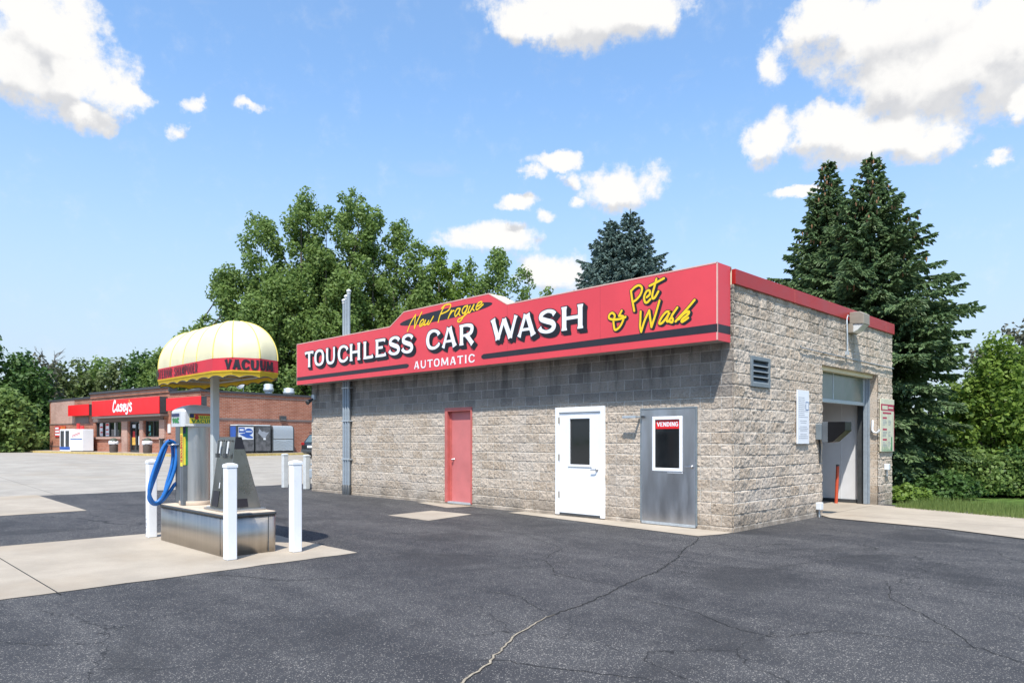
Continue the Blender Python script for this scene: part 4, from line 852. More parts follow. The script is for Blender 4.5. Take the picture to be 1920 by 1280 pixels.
# gas meter at the far corner
t = thing('gas_meter', 'grey gas meter with bent pipes against the far corner of the block wall', 'gas meter', (-14.32, .22, 0))
mb = MB(); mb.box(-.16, -.11, .36, .10, .11, .66); mb.build('meter_body', M_GALV, t, .04, 3)
mb = MB(); mb.tube([(.14, -.02, 0), (.14, -.02, .72), (.10, -.02, .80), (.02, -.02, .80), (.02, -.02, .64)], .022, 8); mb.tube([(-.12, 0, .6), (-.12, 0, .84), (-.05, 0, .9), (.2, 0, .9)], .022, 8); mb.build('pipe', M_PIPE, t)
mb = MB(); mb.lathe([(.0, -.03), (.10, -.028), (.11, 0), (.10, .03), (.04, .05), (.03, .09)], (.0, -.02, .80), 16); mb.build('regulator', M_PIPE, t)
mb = MB(); mb.box(.04, -.10, .0, .14, .0, .34); mb.build('stand', M_DGREY, t, .01)

# ------------------------------------------------------------------ bollards
def bollard(x, y, h, w, m, label, group, capm, rz=0.0, worn=False):
    t = thing('bollard', label, 'bollard', (x, y, .006), rz, group)
    mb = MB(); mb.box(-w / 2, -w / 2, 0, w / 2, w / 2, h - .055); mb.build('sleeve', m, t, .012, 3)
    mb = MB(); c = w / 2 + .006
    mb.grid([[(-a, -a, z), (a, -a, z), (a, a, z), (-a, a, z)] for a, z in ((c, h - .06), (c, h - .022), (c - .03, h - .008), (.02, h))], False, True); mb.add([(-.02, -.02, h), (.02, -.02, h), (.02, .02, h), (-.02, .02, h)], [(0, 1, 2, 3)])
    mb.build('cap', capm, t)
    if worn:
        mb = MB(); r = random.Random(8)
        for k in range(9):
            a = r.uniform(-.05, .02) - .02; z = .04 + k * .03; mb.box(-w / 2 - .0015, a, z, -w / 2 + .001, a + r.uniform(.01, .035), z + r.uniform(.01, .03)); mb.box(a - .01, -w / 2 - .0015, z, a + r.uniform(0, .012), -w / 2 + .001, z + r.uniform(.01, .04))
        mb.build('scuff', M_DGREY, t)
    return t
bollard(-6.36, -7.20, 1.255, .135, M_PVC, 'white square bollard with black scuffs near its foot, beside the blue hose', 'white bollards guarding the vacuum', M_PVC, worn=True)
bollard(-3.33, -7.22, 1.27, .135, M_PVC, 'white square bollard at the near corner of the steel vacuum base', 'white bollards guarding the vacuum', M_PVC)
bollard(-3.33, -6.29, 1.285, .135, M_PVC, 'white square bollard standing between the vacuum base and the block wall', 'white bollards guarding the vacuum', M_PVC)
bollard(-15.95, .06, 1.12, .16, M_WPOST, 'grey-white wooden guard post farthest out from the block wall', 'guard posts at the gas meter', M_WPOST)
bollard(-14.78, .20, 1.10, .16, M_WPOST, 'grey-white wooden guard post right before the gas meter', 'guard posts at the gas meter', M_WPOST)
bollard(-15.1, .42, 1.08, .13, M_WPOST, 'thin grey-white guard post half hidden behind the vacuum bollard', 'guard posts at the gas meter', M_WPOST)

# ------------------------------------------------------------------ vacuum island
X0, X1, Y0, Y1, ZT = -5.94, -3.57, -7.21, -6.45, .575
def rrect(x0, y0, x1, y1, r, n=6):
    o = []
    for cx, cy, a0 in ((x1 - r, y0 + r, -90), (x1 - r, y1 - r, 0), (x0 + r, y1 - r, 90), (x0 + r, y0 + r, 180)):
        for k in range(n + 1): a = R_(a0 + 90 * k / n); o.append((cx + r * math.cos(a), cy + r * math.sin(a)))
    return o
XY = lambda u, v, dd: (u, v, dd)
t = thing('vacuum_plinth', 'long low stainless steel plinth carrying the vacuum on its concrete slab', 'plinth', ((X0 + X1) / 2, (Y0 + Y1) / 2, .006))
mb = MB(); mb.prism(rrect(X0, Y0, X1, Y1, .05), XY, .006, ZT - .045, True); o = rel(mb.build('casing', M_STEELB, t), t)
mb = MB(); mb.prism(rrect(X0 - .012, Y0 - .012, X1 + .012, Y1 + .012, .055), XY, ZT - .045, ZT - .008, True); rel(mb.build('edge_band', M_DGREY, t), t)
mb = MB(); mb.prism(rrect(X0, Y0, X1, Y1, .05), XY, ZT - .009, ZT, True); rel(mb.build('top', M_LIDTAN, t), t)
mb = MB(); mb.box(X1 - .001, Y1 - .13, .02, X1 + .0035, Y1 - .118, ZT - .05); mb.box(X1 - .1, Y0 - .003, .02, X1 - .095, Y0 + .001, ZT - .05); [rel(o_, t) for o_ in each(mb, 'seam', M_DGREY, t)]

# vacuum cleaner
vc = thing('car_vacuum', 'stainless canister vacuum with a grey printed head on the steel plinth', 'vacuum cleaner', (-5.44, -6.85, ZT))
mb = MB(); [mb.lathe(p_, (0, 0, 0), 48) for p_ in ([(.235, 0), (.235, .07)], [(.222, .0705), (.222, .398)], [(.219, .398), (.219, .404)], [(.222, .404), (.222, .828)], [(.219, .828), (.219, .834)], [(.222, .834), (.222, 1.22)])]; mb.build('canister', M_STEEL, vc)
mb = MB(); mb.lathe([(.238, .002), (.242, .01), (.242, .055), (.238, .065)], (0, 0, 0), 40); mb.build('base_ring', M_LIDTAN, vc)
mb = MB(); mb.box(-.50, -.13, 0, -.20, .18, 1.24); mb.build('rear_box', M_BOXGREY, vc, .01)
mb = MB(); mb.box(.03, -.245, 0, .135, -.16, 1.22); mb.build('side_channel', M_BOXGREY, vc, .006)
def octo(x0, y0, x1, y1, c): return [(x0, y0 + c), (x0 + c, y0), (x1 - c, y0), (x1, y0 + c), (x1, y1 - c), (x1 - c, y1), (x0 + c, y1), (x0, y1 - c)]
mb = MB(); rows = []
for k, z in ((1.0, 1.205), (1.0, 1.21), (.985, 1.43), (.95, 1.452), (.78, 1.492), (.55, 1.525), (.28, 1.545), (.05, 1.55)): rows.append([(u * k, v * k, z) for u, v in octo(-.24, -.30, .25, .27, .045)])
mb.grid(rows, False, True); mb.add(rows[-1], [tuple(range(8))]); mb.add(rows[0], [tuple(range(8))[::-1]]); hd = mb.build('head', M_HEAD, vc, .012)
V_RED = mat("decal_red", (0.45, 0.03, 0.03), .5); V_GRN = mat("decal_green", (0.03, 0.22, 0.06), .5); V_YEL = mat("decal_yellow", (0.75, 0.62, 0.05), .5); V_BLU = mat("decal_navy", (0.02, 0.03, 0.10), .5); V_WHT = mat("decal_white", (.75, .75, .74), .5)
def hpl(fn, items, name, m, par):
    mb = MB()
    for (u0, v0, u1, v1, dd) in items: mb.prism([(u0, v0), (u1, v0), (u1, v1), (u0, v1)], fn, dd, dd + .0015)
    return mb.build(name, m, par)
HX = lambda u, v, dd: (.2515 + dd, u, v)              # front of the head, looking to +x
HY = lambda u, v, dd: (u, -.3015 - dd, v)             # its hose side
hpl(HX, [(-.19, 1.255, .24, 1.405, .0)], 'decal', V_YEL, hd)
hpl(HX, [(-.12, 1.378, .235, 1.402, .002)], 'decal_band', V_RED, hd); hpl(HX, [(-.187, 1.34, -.125, 1.402, .002)], 'decal_corner', V_BLU, hd)
mb = MB(); mb.lathe([(0, 0), (.034, .0005), (.034, .002)], (0, 0, 0), 10); mb.v = [(.2536 + p[2], -.085 + p[0], 1.345 + p[1]) for p in mb.v]; mb.build('decal_flower', V_RED, hd)
mb = MB(); print_word(mb, 'VACUUM', -.155, .23, 1.262, 1.315, .0085, HX, .0026); mb.build('lettering', V_GRN, hd)
mb = MB(); print_word(mb, 'SELECT A', -.04, .22, 1.328, 1.368, .0055, HX, .0026); mb.build('lettering', V_GRN, hd)
hpl(HY, [(-.16, 1.36, .14, 1.405, .0)], 'decal_band', V_BLU, hd)
mb = MB(); print_word(mb, 'VAC', -.13, .13, 1.265, 1.335, .022, HY, .0016); mb.build('lettering', V_GRN, hd)
hpl(HX, [(-.27, 1.215, -.10, 1.245, .0)], 'decal_white', V_WHT, hd)
LX = lambda u, v, dd: (.1365 + dd, u, v); LY = lambda u, v, dd: (u, -.2465 - dd, v)
hpl(LY, [(.032, .60, .133, 1.20, .0)], 'label_strip', V_YEL, vc); hpl(LX, [(-.24, .62, -.165, 1.20, .0)], 'label_strip', V_GRN, vc)
hpl(LX, [(-.24, .62, -.205, 1.05, .002)], 'label_stripe', V_YEL, vc); hpl(LX, [(-.24, 1.10, -.205, 1.20, .002)], 'label_panel', V_BLU, vc)
mb = MB(); print_word(mb, 'SHAMPOOER', .0, .42, .012, .085, .008, lambda u, v, dd: (.035 + v, -.2475 - dd, 1.08 - u), 0.001); mb.build('lettering', V_RED, vc)
# hose hook and blue hose
mb = MB(); mb.tube([(-.30, -.13, .93), (-.42, -.15, .93), (-.46, -.23, .925), (-.46, -.29, .945)], .014, 8); mb.tube([(-.46, -.29, .93), (-.46, -.31, .985)], .020, 8); mb.build('hose_hook', M_METAL, vc)
mb = MB(); mb.tube([(-.22, -.07, .335), (-.40, -.07, .335), (-.455, -.085, .33)], .032, 12); mb.build('hose_port', M_HEAD, vc)
h1 = [(-0.241, 0.989), (-0.164, 0.96), (-0.126, 0.857), (-0.132, 0.726), (-0.164, 0.552), (-0.22, 0.379), (-0.289, 0.208), (-0.357, 0.082), (-0.432, 0.022), (-0.486, 0.046), (-0.537, 0.149), (-0.537, 0.292), (-0.486, 0.489), (-0.412, 0.688), (-0.337, 0.859), (-0.282, 0.955), (-0.241, 0.989)]
h2 = [(-0.073, 0.329), (-0.143, 0.296), (-0.22, 0.19), (-0.31, 0.065), (-0.398, -0.002), (-0.466, 0.009), (-0.513, 0.091), (-0.499, 0.204), (-0.446, 0.388), (-0.371, 0.615), (-0.303, 0.816), (-0.250, 0.955), (-0.205, 0.965), (-0.164, 0.872), (-0.157, 0.712), (-0.185, 0.552), (-0.255, 0.322), (-0.296, 0.179), (-0.33, 0.138)]
mb = MB(); mb.tube(catmull([(-.44 - .02 * math.sin(i), y, z) for i, (y, z) in enumerate(h1)], 5), .027, 12, False)
mb.tube(catmull([(-.50 + .03 * math.sin(i * .8), y, z) for i, (y, z) in enumerate(h2)], 5), .027, 12); hs = mb.build('hose', M_HOSE, vc)
mb = MB(); mb.tube([(-.49, -.325, .148), (-.49, -.36, .10)], .033, 10); mb.build('hose_cuff', M_DGREY, hs)

# mat clamp stand
ms = thing('mat_clamp_stand', 'dark steel tapered stand with mat clips, at the near end of the plinth', 'mat stand', (-3.95, -6.83, ZT))
bx0, bx1, by0, by1 = -.53, .05, -.19, .31
mb = MB(); mb.box(bx0 - .05, by0 - .07, 0, bx1 + .07, by1 + .04, .03); mb.build('foot_plate', M_STEEL, ms, .005)
tw = .06
base = [(bx0, by0, .03), (bx1, by0, .03), (bx1, by1, .03), (bx0, by1, .03)]; tp = [(-.48, -.07, 1.045), (.05, -.07, 1.045), (.05, .02, 1.045), (-.48, .02, 1.045)]
mb = MB(); mb.grid([base, tp], False, True); mb.add(tp, [(0, 1, 2, 3)]); mb.build('body', M_STANDM, ms, .006)
lerp = lambda a, b, k: tuple(a[i] + (b[i] - a[i]) * k for i in range(3))
def facep(u, v, dd):            # on the front (-y) sloping face
    p = lerp(lerp(base[0], base[1], u), lerp(tp[0], tp[1], u), v); return (p[0], p[1] - dd, p[2])
def facer(u, v, dd):            # on the end (+x) sloping face
    p = lerp(lerp(base[1], base[2], u), lerp(tp[1], tp[2], u), v); return (p[0] + dd, p[1], p[2])
hpl(facer, [(.20, .02, .62, .14, .003)], 'opening', M_BLACK, ms); hpl(facer, [(.02, .83, .98, .998, .003)], 'top_band', M_BLACK, ms)
hpl(facep, [(.10, .02, .46, .24, .003)], 'opening', M_BLACK, ms)
mb = MB()
for u in (.16, .62): mb.prism([(u, .74), (u + .07, .74), (u + .07, .94), (u, .94)], facep, .002, .014)
each(mb, 'clip_plate', M_PLASTIC, ms)
mb = MB()
for u in (.30, .78):
    a = Vector(facep(u, .95, .01)); b = Vector(facep(u, .74, .06)); mb.tube([a, a + Vector((0, -.07, .0)), b], .012, 8); mb.box(b.x - .03, b.y - .02, b.z - .03, b.x + .03, b.y + .02, b.z + .03)
each(mb, 'clip', M_DGREY, ms)
hpl(facep, [(.40, .28, .44, .36, .003)], 'arrow_decal', M_PAPER, ms)

# canopy on its post
cn = thing('vacuum_canopy', 'rounded cream and red fabric canopy lettered VACUUM on a grey post over the plinth', 'canopy', (-4.72, -6.85, ZT))
mb = MB(); mb.box(-.05, -.05, 0, .05, .05, 2.30); mb.build('post', M_POSTG, cn, .008)
mb = MB(); mb.box(-.09, -.09, 0, .09, .09, .02); mb.build('base_plate', M_GALV, cn, .004)
XE, XL, YC, RR = -3.74, -5.80, -6.83, .455
ribs = [(x, YC - RR) for x in (-5.80, -5.29, -4.78, -4.28, -3.73)]
ribs += [(XE + RR * math.cos(R_(a)), YC + RR * math.sin(R_(a))) for a in (-45, 0, 45)] + [(x, YC + RR) for x in (-3.73, -4.28, -4.78, -5.29, -5.80)]
ribs += [(XL - RR * math.cos(R_(a)), YC + RR * math.sin(R_(a))) for a in (45, 0, -45)]
def ring(scale, z, sub=6, bulge=.02):
    """stadium ring; only the rounding shrinks with scale, the ridge keeps its length"""
    o = []; n = len(ribs)
    for i in range(n):
        a, b = ribs[i], ribs[(i + 1) % n]
        for k in range(sub):
            q = k / sub; x = a[0] + (b[0] - a[0]) * q; y = a[1] + (b[1] - a[1]) * q
            cx = min(max(x, XL), XE); ex, ey = x - cx, y - YC; s = scale * (1 + bulge * math.sin(q * math.pi) ** 0.8); cx += (1 - min(1, scale)) * .36 * (-1 if cx > (XL + XE) / 2 else 1) * abs(cx - (XL + XE) / 2) / ((XE - XL) / 2)
            o.append((cx + ex * s + 4.72, YC + ey * s + 6.85, z - ZT))
    return o
ZB0, ZB1, ZR = 2.495, 2.675, 3.26
mb = MB(); rows = []
for k in range(15):
    f = R_(90 * k / 14); rows.append(ring(max(.02, math.cos(f) ** 0.90), ZB1 + (ZR - ZB1) * math.sin(f) ** .97, 6, .05 * math.sin(min(1, k / 5) * math.pi / 2)))
mb.grid(rows, True, True); mb.build('dome', M_CLOTHC, cn)
mb = MB(); n = len(ribs)
for i in range(n):
    pts = []
    for k in range(0, 15):
        f = R_(90 * k / 14); rr = ring(max(.02, math.cos(f) ** 0.90), ZB1 + (ZR - ZB1) * math.sin(f) ** .97, 6, 0); pts.append(rr[i * 6])
    mb.tube(pts[:13], .009, 5)
each(mb, 'rib_seam', mat("seam_yellow", (.74, .58, .12), .7), cn)
mb = MB(); mb.grid([ring(1.012, ZB0, 6, .0), ring(1.0, ZB1, 6, .0)], False, True); bd = mb.build('band', M_CLOTHR, cn)
mb = MB(); mb.grid([ring(.985, ZB1 + .05, 6, .0), ring(.99, ZB0 - .01, 6, .0)], False, True); mb.build('band_lining', M_CLOTHT, cn)
mb = MB(); mb.grid([ring(1.018, ZB0 - .012, 6, 0), ring(1.022, ZB0 + .012, 6, 0)], False, True); mb.build('band_piping', M_CLOTHY, cn)
mb = MB(); r0 = ring(1.01, ZB0 - .008, 12, 0); r1 = ring(.985, ZB0 - .062, 12, 0); r2 = []
for i, p in enumerate(r1): r2.append((p[0], p[1], p[2] - .018 + .028 * abs(math.sin(i * math.pi / 9))))
mb.grid([r2, r1, r0], False, True); mb.build('valance', M_CLOTHY, cn)
mb = MB(); mb.tube([(p[0], p[1], p[2] - .004) for p in r2] + [r2[0]], .006, 5, False); mb.build('valance_edge', M_DGREY, cn)
mb = MB(); mb.grid([[(p[0] * .985, p[1], p[2]) for p in ring(.93, ZB1 + .05, 6, 0)], ring(.5, ZB1 + .32, 6, 0), ring(.05, ZB1 + .42, 6, 0)], True, True); mb.build('lining', M_CLOTHT, cn)
mb = MB()
for y in (-.40, .44): mb.tube([(-1.08, y, 1.93), (.99, y, 1.93)], .014, 6)
for x in (-1.0, -.05, .9): mb.tube([(x, -.42, 1.935), (x, .46, 1.935)], .014, 6)
mb.tube([(0, 0, 2.28), (-.7, 0, 1.95)], .016, 6); mb.build('tube_frame', M_GALV, cn)
# lettering wraps round the band
rb = ring(1.0, 0, 6, 0); cum = [0.0]
for a, b in zip(rb[:-1], rb[1:]): cum.append(cum[-1] + math.hypot(b[0] - a[0], b[1] - a[1]))
s_corner = cum[4 * 6]
def band(u, v, dd):             # u = distance along the band from the -y / +x corner
    s = s_corner + u; i = max(0, min(len(cum) - 2, sum(1 for c in cum if c <= s) - 1)); q = (s - cum[i]) / max(1e-6, cum[i + 1] - cum[i])
    a, b = rb[i], rb[i + 1]; x = a[0] + (b[0] - a[0]) * q; y = a[1] + (b[1] - a[1]) * q; L = math.hypot(b[0] - a[0], b[1] - a[1]) or 1
    nx, ny = (b[1] - a[1]) / L, -(b[0] - a[0]) / L; o = .0085 + dd; return (x + nx * o, y + ny * o, v - ZT)
mb = MB(); print_word(mb, 'VACUUM', .23, .92, 2.52, 2.65, .020, band, .002, .22); mb.build('lettering', M_BLACK, bd)
mb = MB(); print_word(mb, 'INTERIOR SHAMPOOER', -2.12, -.50, 2.52, 2.655, .0105, band, .002, .32); mb.build('lettering', mat("letter_maroon", (.035, .006, .012), .5), bd)

# ------------------------------------------------------------------ the convenience store
ST = thing('brick_store', 'low red brick convenience store with a dark flat roof edge, across the concrete lot', 'building', (-40.975, 7.11, .53), R_(6.9))
zz = lambda z: z - .53
def sb(name, boxes, m, parent=ST, bevel=0, split=None):         # boxes given as (s0, s1, y0, y1, z0, z1); s runs to the far end of the facade
    mb = MB()
    for (s0, s1, y0, y1, z0, z1) in boxes: mb.box(-s1, y0, zz(z0), -s0, y1, zz(z1))
    if split is None: split = name in ('pilaster', 'window_poster', 'poster_print', 'door_poster', 'counter_plant', 'upper_window', 'belt_course')
    return each(mb, name, m, parent, bevel)[0] if split else mb.build(name, m, parent, bevel)
LE, RT = 25.3, 4.85
# front wall pieces around the openings, then side and rear
W1 = (11.5, 16.05, 1.79, 2.95); DO = (8.43, 10.23, .70, 2.95); W2 = (5.46, 7.78, 1.77, 2.95)
sb('front_wall', [(0, W2[0], 0, .3, .1, 4.82), (W2[1], DO[0], 0, .3, .1, 4.82), (DO[1], W1[0], 0, .3, .1, 4.82), (W1[1], 16.75, 0, .3, .1, 4.82),
                  (W2[0], W2[1], 0, .3, .1, W2[2]), (W1[0], W1[1], 0, .3, .1, W1[2]), (W2[0], W2[1], 0, .3, 2.95, 4.82), (DO[0], DO[1], 0, .3, 2.95, 4.82), (W1[0], W1[1], 0, .3, 2.95, 4.82), (16.75, LE, 0, .3, .1, 4.85),
                  (3.9, 16.75, -.08, .3, 4.825, 5.12)], M_BRICK)
sb('side_wall', [(0, .3, .3, 22, .1, 4.70), (LE - .3, LE, .3, 14, .1, 4.85), (.3, LE - .3, 21.7, 22, .1, 4.7)], M_BRICK)
sb('corner_brick', [(20.0, 25.0, -.03, -.002, 2.9, 4.84)], M_BRICKL)
sb('belt_course', [(-.03, -.002, .3, 22, 2.88, 3.02), (-.03, -.002, .3, 22, 4.46, 4.52), (-.002, 3.0, -.03, -.002, 2.88, 3.02), (17, LE, -.03, -.002, 2.86, 2.92), (17, LE, -.03, -.002, 1.0, 1.06), (3.9, 16.7, -.1, -.082, 4.95, 4.99)], M_SDARK)
sb('coping', [(-.08, 3.9, -.08, .4, 4.72, 4.86), (-.08, .4, .4, 22.1, 4.70, 4.84), (3.85, 16.8, -.16, .4, 5.12, 5.30), (16.8, LE + .08, -.08, .4, 4.85, 5.0), (LE - .4, LE + .08, .4, 14, 4.85, 5.0), (3.85, 4.0, -.15, .4, 4.86, 5.12)], M_COPE)
sb('roof', [(.35, LE - .3, .35, 21.9, 4.45, 4.52)], M_COPE)
sb('soffit', [(4.2, 15.2, -.58, -.002, 3.2, 3.34)], M_SDARK); sb('lintel', [(4.9, 16.4, -.04, -.002, 2.96, 3.2)], M_SDARK)
sb('pilaster', [(4.6, 5.35, -.12, -.002, .6, 2.95), (10.3, 11.2, -.10, -.002, .6, 2.95), (7.85, 8.35, -.10, -.002, .6, 2.95)], M_BRICKL)
sb('window_sill', [(W1[0] - .2, W1[1] + .2, -.14, -.002, W1[2] - .16, W1[2])], M_BRICKL); sb('window_sill', [(W2[0] - .15, W2[1] + .15, -.14, -.002, W2[2] - .16, W2[2])], M_BRICKL)
def store_window(rect, n):
    w = sb('window', [(rect[0], rect[1], .17, .19, rect[2], rect[3])], M_GLASS)
    fr = [(rect[0], rect[0] + .06, .10, .169, rect[2], rect[3]), (rect[1] - .06, rect[1], .10, .169, rect[2], rect[3]), (rect[0] + .06, rect[1] - .06, .10, .169, rect[3] - .07, rect[3]), (rect[0] + .06, rect[1] - .06, .10, .169, rect[2], rect[2] + .06)]
    for k in range(1, n): s = rect[0] + (rect[1] - rect[0]) * k / n; fr.append((s - .03, s + .03, .10, .169, rect[2] + .06, rect[3] - .07))
    sb('window_frame', fr, M_DGREY, w); return w
w1 = store_window(W1, 4); w2 = store_window(W2, 2)
P_R = mat("poster_red", (.55, .03, .03), .6); P_W = mat("poster_white", (.7, .72, .74), .6, var=.06); P_B = mat("poster_blue", (.03, .10, .38), .5); P_Y = mat("poster_gold", (.70, .40, .08), .6, var=.3, vscale=3); P_T = mat("poster_teal", (.12, .38, .36), .6, var=.2, vscale=3); P_O = mat("poster_orange", (.62, .16, .04), .6, var=.25, vscale=2)
sb('window_poster', [(15.05, 15.6, .160, .1685, 1.86, 2.88), (13.95, 14.55, .160, .1685, 1.86, 2.86)], P_W, w1)
sb('poster_print', [(15.1, 15.55, .156, .1595, 2.5, 2.62), (15.1, 15.5, .156, .1595, 2.1, 2.2), (14.0, 14.5, .156, .1595, 2.65, 2.82), (14.05, 14.5, .156, .1595, 2.3, 2.4), (14.0, 14.45, .156, .1595, 2.0, 2.08)], P_R, w1)
sb('curtain', [(12.55, 13.05, .160, .1685, 1.86, 2.88)], mat("sheer", (.45, .45, .42), .8), w1)
sb('window_poster', [(7.2, 7.45, .160, .1685, 2.2, 2.6), (7.15, 7.3, .160, .1685, 1.9, 2.1)], P_T, w2); sb('counter_plant', [(6.6, 6.8, .160, .1685, 1.84, 2.2), (7.3, 7.5, .16, .1685, 1.84, 2.0)], mat("plant_green", (.06, .16, .05), .7), w2)
dd_ = sb('door', [(DO[0], DO[1], .17, .19, DO[2], DO[3])], M_GLASS)
sb('door_frame', [(DO[0], DO[0] + .08, .10, .169, DO[2], DO[3]), (DO[1] - .08, DO[1], .10, .169, DO[2], DO[3]), (9.27, 9.39, .10, .169, DO[2], DO[3]), (DO[0] + .08, 9.27, .1, .169, DO[3] - .12, DO[3]), (9.39, DO[1] - .08, .1, .169, DO[3] - .12, DO[3]), (DO[0] + .08, 9.27, .1, .169, DO[2], DO[2] + .12), (9.39, DO[1] - .08, .1, .169, DO[2], DO[2] + .12)], M_DGREY, dd_)
sb('door_poster', [(9.55, 10.05, .158, .1685, 1.2, 1.75), (8.55, 8.95, .158, .1685, 1.85, 2.2)], P_Y, dd_); sb('door_poster', [(8.6, 9.05, .158, .1685, 1.2, 1.85), (9.5, 10.0, .158, .1685, 2.45, 2.7), (8.65, 9.0, .158, .1685, 2.35, 2.75)], P_W, dd_); sb('door_poster', [(9.6, 9.95, .158, .1685, 1.75, 2.2)], P_R, dd_)
sb('wall_vent', [(3.9, 4.25, -.06, -.002, 2.05, 2.65)], M_PLASTIC)
sb('upper_window', [(17.2, 19.8, -.035, -.002, 2.95, 3.4), (-.0, 2.6, -.035, -.002, 3.05, 3.42)], M_SDARK)
# walk and kerbs round the store
mb = MB(); rt = lambda s, y: (Matrix.Rotation(R_(6.9), 3, 'Z') @ Vector((-s, y, 0)) + Vector((-40.975, 7.11, 0)))
def walk(name, poly, z, m):
    mb = MB(); P = [rt(*p) for p in poly]; mb.prism([(p.x, p.y) for p in P][::-1], XY, .3, z); return tag(mb.build(name, m), kind='structure')
walk('store_walk', [(-1.8, -1.7), (26.5, -1.7), (26.5, 0.0), (0, 0), (0, 22), (-1.8, 22)], .67, M_SLAB)
walk('walk_kerb', [(-1.95, -1.85), (26.6, -1.85), (26.6, -1.705), (-1.805, -1.705), (-1.805, 22), (-1.95, 22)], .66, M_YTRIM)
def onst(name, label, cat, s, y, z=.67, group=None):
    p = rt(s, y); return thing(name, label, cat, (p.x, p.y, z), R_(6.9), group)
# red signs
def store_sign(s0, s1, z0, z1, out_, label):
    t = onst('store_sign', label, 'sign', (s0 + s1) / 2, -out_ / 2, z0, 'red signs on the brick store'); w = (s1 - s0) / 2
    mb = MB(); mb.box(-w, -out_ / 2, 0, w, -out_ / 2 + .04, z1 - z0); mb.build('face', M_SRED, t, .01)
    mb = MB(); mb.box(-w + .02, -out_ / 2 + .041, .02, w - .02, out_ / 2 - .005, z1 - z0 - .02); mb.build('cabinet', M_DGREY, t)
    return t
store_sign(16.2, 20.25, 3.5, 4.38, .42, 'plain red sign box on the low far end of the brick store')
store_sign(-.8, 3.72, 3.52, 4.37, .42, 'plain red sign box at the corner of the brick store, above the canister head')
cs = store_sign(4.32, 15.15, 3.37, 4.54, .60, 'long red store sign with white brush script over the glass door')
CAS = [[(11.05, 4.28), (11.0, 4.40), (11.15, 4.44), (11.32, 4.20), (11.42, 3.85), (11.30, 3.66), (11.12, 3.70), (11.0, 3.82)],
       [(10.42, 4.08), (10.60, 4.12), (10.78, 3.92), (10.76, 3.72), (10.60, 3.74), (10.44, 4.06), (10.46, 3.74), (10.34, 3.72)],
       [(9.90, 4.10), (10.10, 4.14), (10.20, 4.02), (10.0, 3.92), (9.94, 3.76), (10.10, 3.68), (10.24, 3.74)],
       [(9.72, 3.90), (9.52, 3.96), (9.44, 4.08), (9.56, 4.14), (9.74, 4.0), (9.72, 3.76), (9.56, 3.68), (9.38, 3.78)],
       [(9.28, 4.12), (9.28, 3.86), (9.14, 3.76), (9.0, 3.86)], [(8.92, 4.16), (9.0, 3.86), (9.06, 3.58), (9.16, 3.46), (9.30, 3.50)],
       [(8.42, 4.14), (8.58, 4.20), (8.70, 4.06), (8.50, 3.92), (8.42, 3.76), (8.56, 3.64), (8.74, 3.70)]]
sc0 = 9.735; CP = lambda u, v, dd: (-(u - sc0), -.30 - dd, v - 3.37)
mb = MB(); script(mb, CAS, .075, CP, .012); mb.build('lettering', M_LWHITE, cs)
mb = MB(); script(mb, [[(8.82, 4.22), (8.74, 4.34), (8.78, 4.42)]], .05, CP, .012); mb.build('lettering', P_Y, cs)
# kit in front of the store
t = onst('ice_freezer', 'white ice freezer with a dark stripe against the far end of the brick store', 'ice freezer', 16.6, -.75)
mb = MB(); mb.box(-1.15, -.4, .05, 1.15, .4, 1.72); mb.build('cabinet', M_WHITE, t, .03); mb = MB(); mb.box(-1.13, -.412, .93, 1.1, -.402, 1.0); mb.build('stripe', P_B, t)
mb = MB(); mb.box(-1.1, -.35, .0, 1.1, .35, .048); each(mb, 'foot', M_DGREY, t)
mb = MB()
for k in range(9): mb.box(-.8 + k * .17, -.411, 1.2 + k * .028, -.68 + k * .17, -.402, 1.26 + k * .028); mb.box(-.75 + k * .16, -.411, 1.1 + k * .028, -.65 + k * .16, -.402, 1.14 + k * .028)
mb.build('print', P_R, t)
mb = MB(); mb.box(-.2, -.05, 1.72, .3, .05, 2.0); mb.box(-.9, -.05, 1.72, -.5, .05, 2.2); each(mb, 'top_board', P_R, t)
t = onst('drinks_cooler', 'white two door cooler with dark panels and a blue base, beside the ice freezer', 'cooler', 18.85, -.75)
mb = MB(); mb.box(-1.05, -.4, .0, 1.05, .4, 1.75); mb.build('cabinet', M_WHITE, t, .03)
for x in (-.5, .5):
    mb = MB(); mb.box(x - .34, -.415, .36, x + .34, -.402, 1.62); mb.build('door', M_DGREY, t)
mb = MB(); mb.box(-1.02, -.416, .12, 1.02, -.402, .35); mb.build('base_panel', P_B, t)
t = onst('wall_poster', 'red and orange advertising poster on the brick wall at the far end', 'poster', 22.9, -.04, 1.83)
mb = MB(); mb.box(-1.15, -.02, 0, 1.15, .0, .9); mb.build('sheet', P_R, t); mb = MB(); mb.box(.1, -.024, .03, 1.1, -.021, .87); mb.build('picture', P_O, t)
mb = MB()
for k in range(3): mb.box(-1.05, -.024, .12 + k * .26, -.1 - .1 * k, -.021, .28 + k * .26)
mb.build('print', P_W, t)
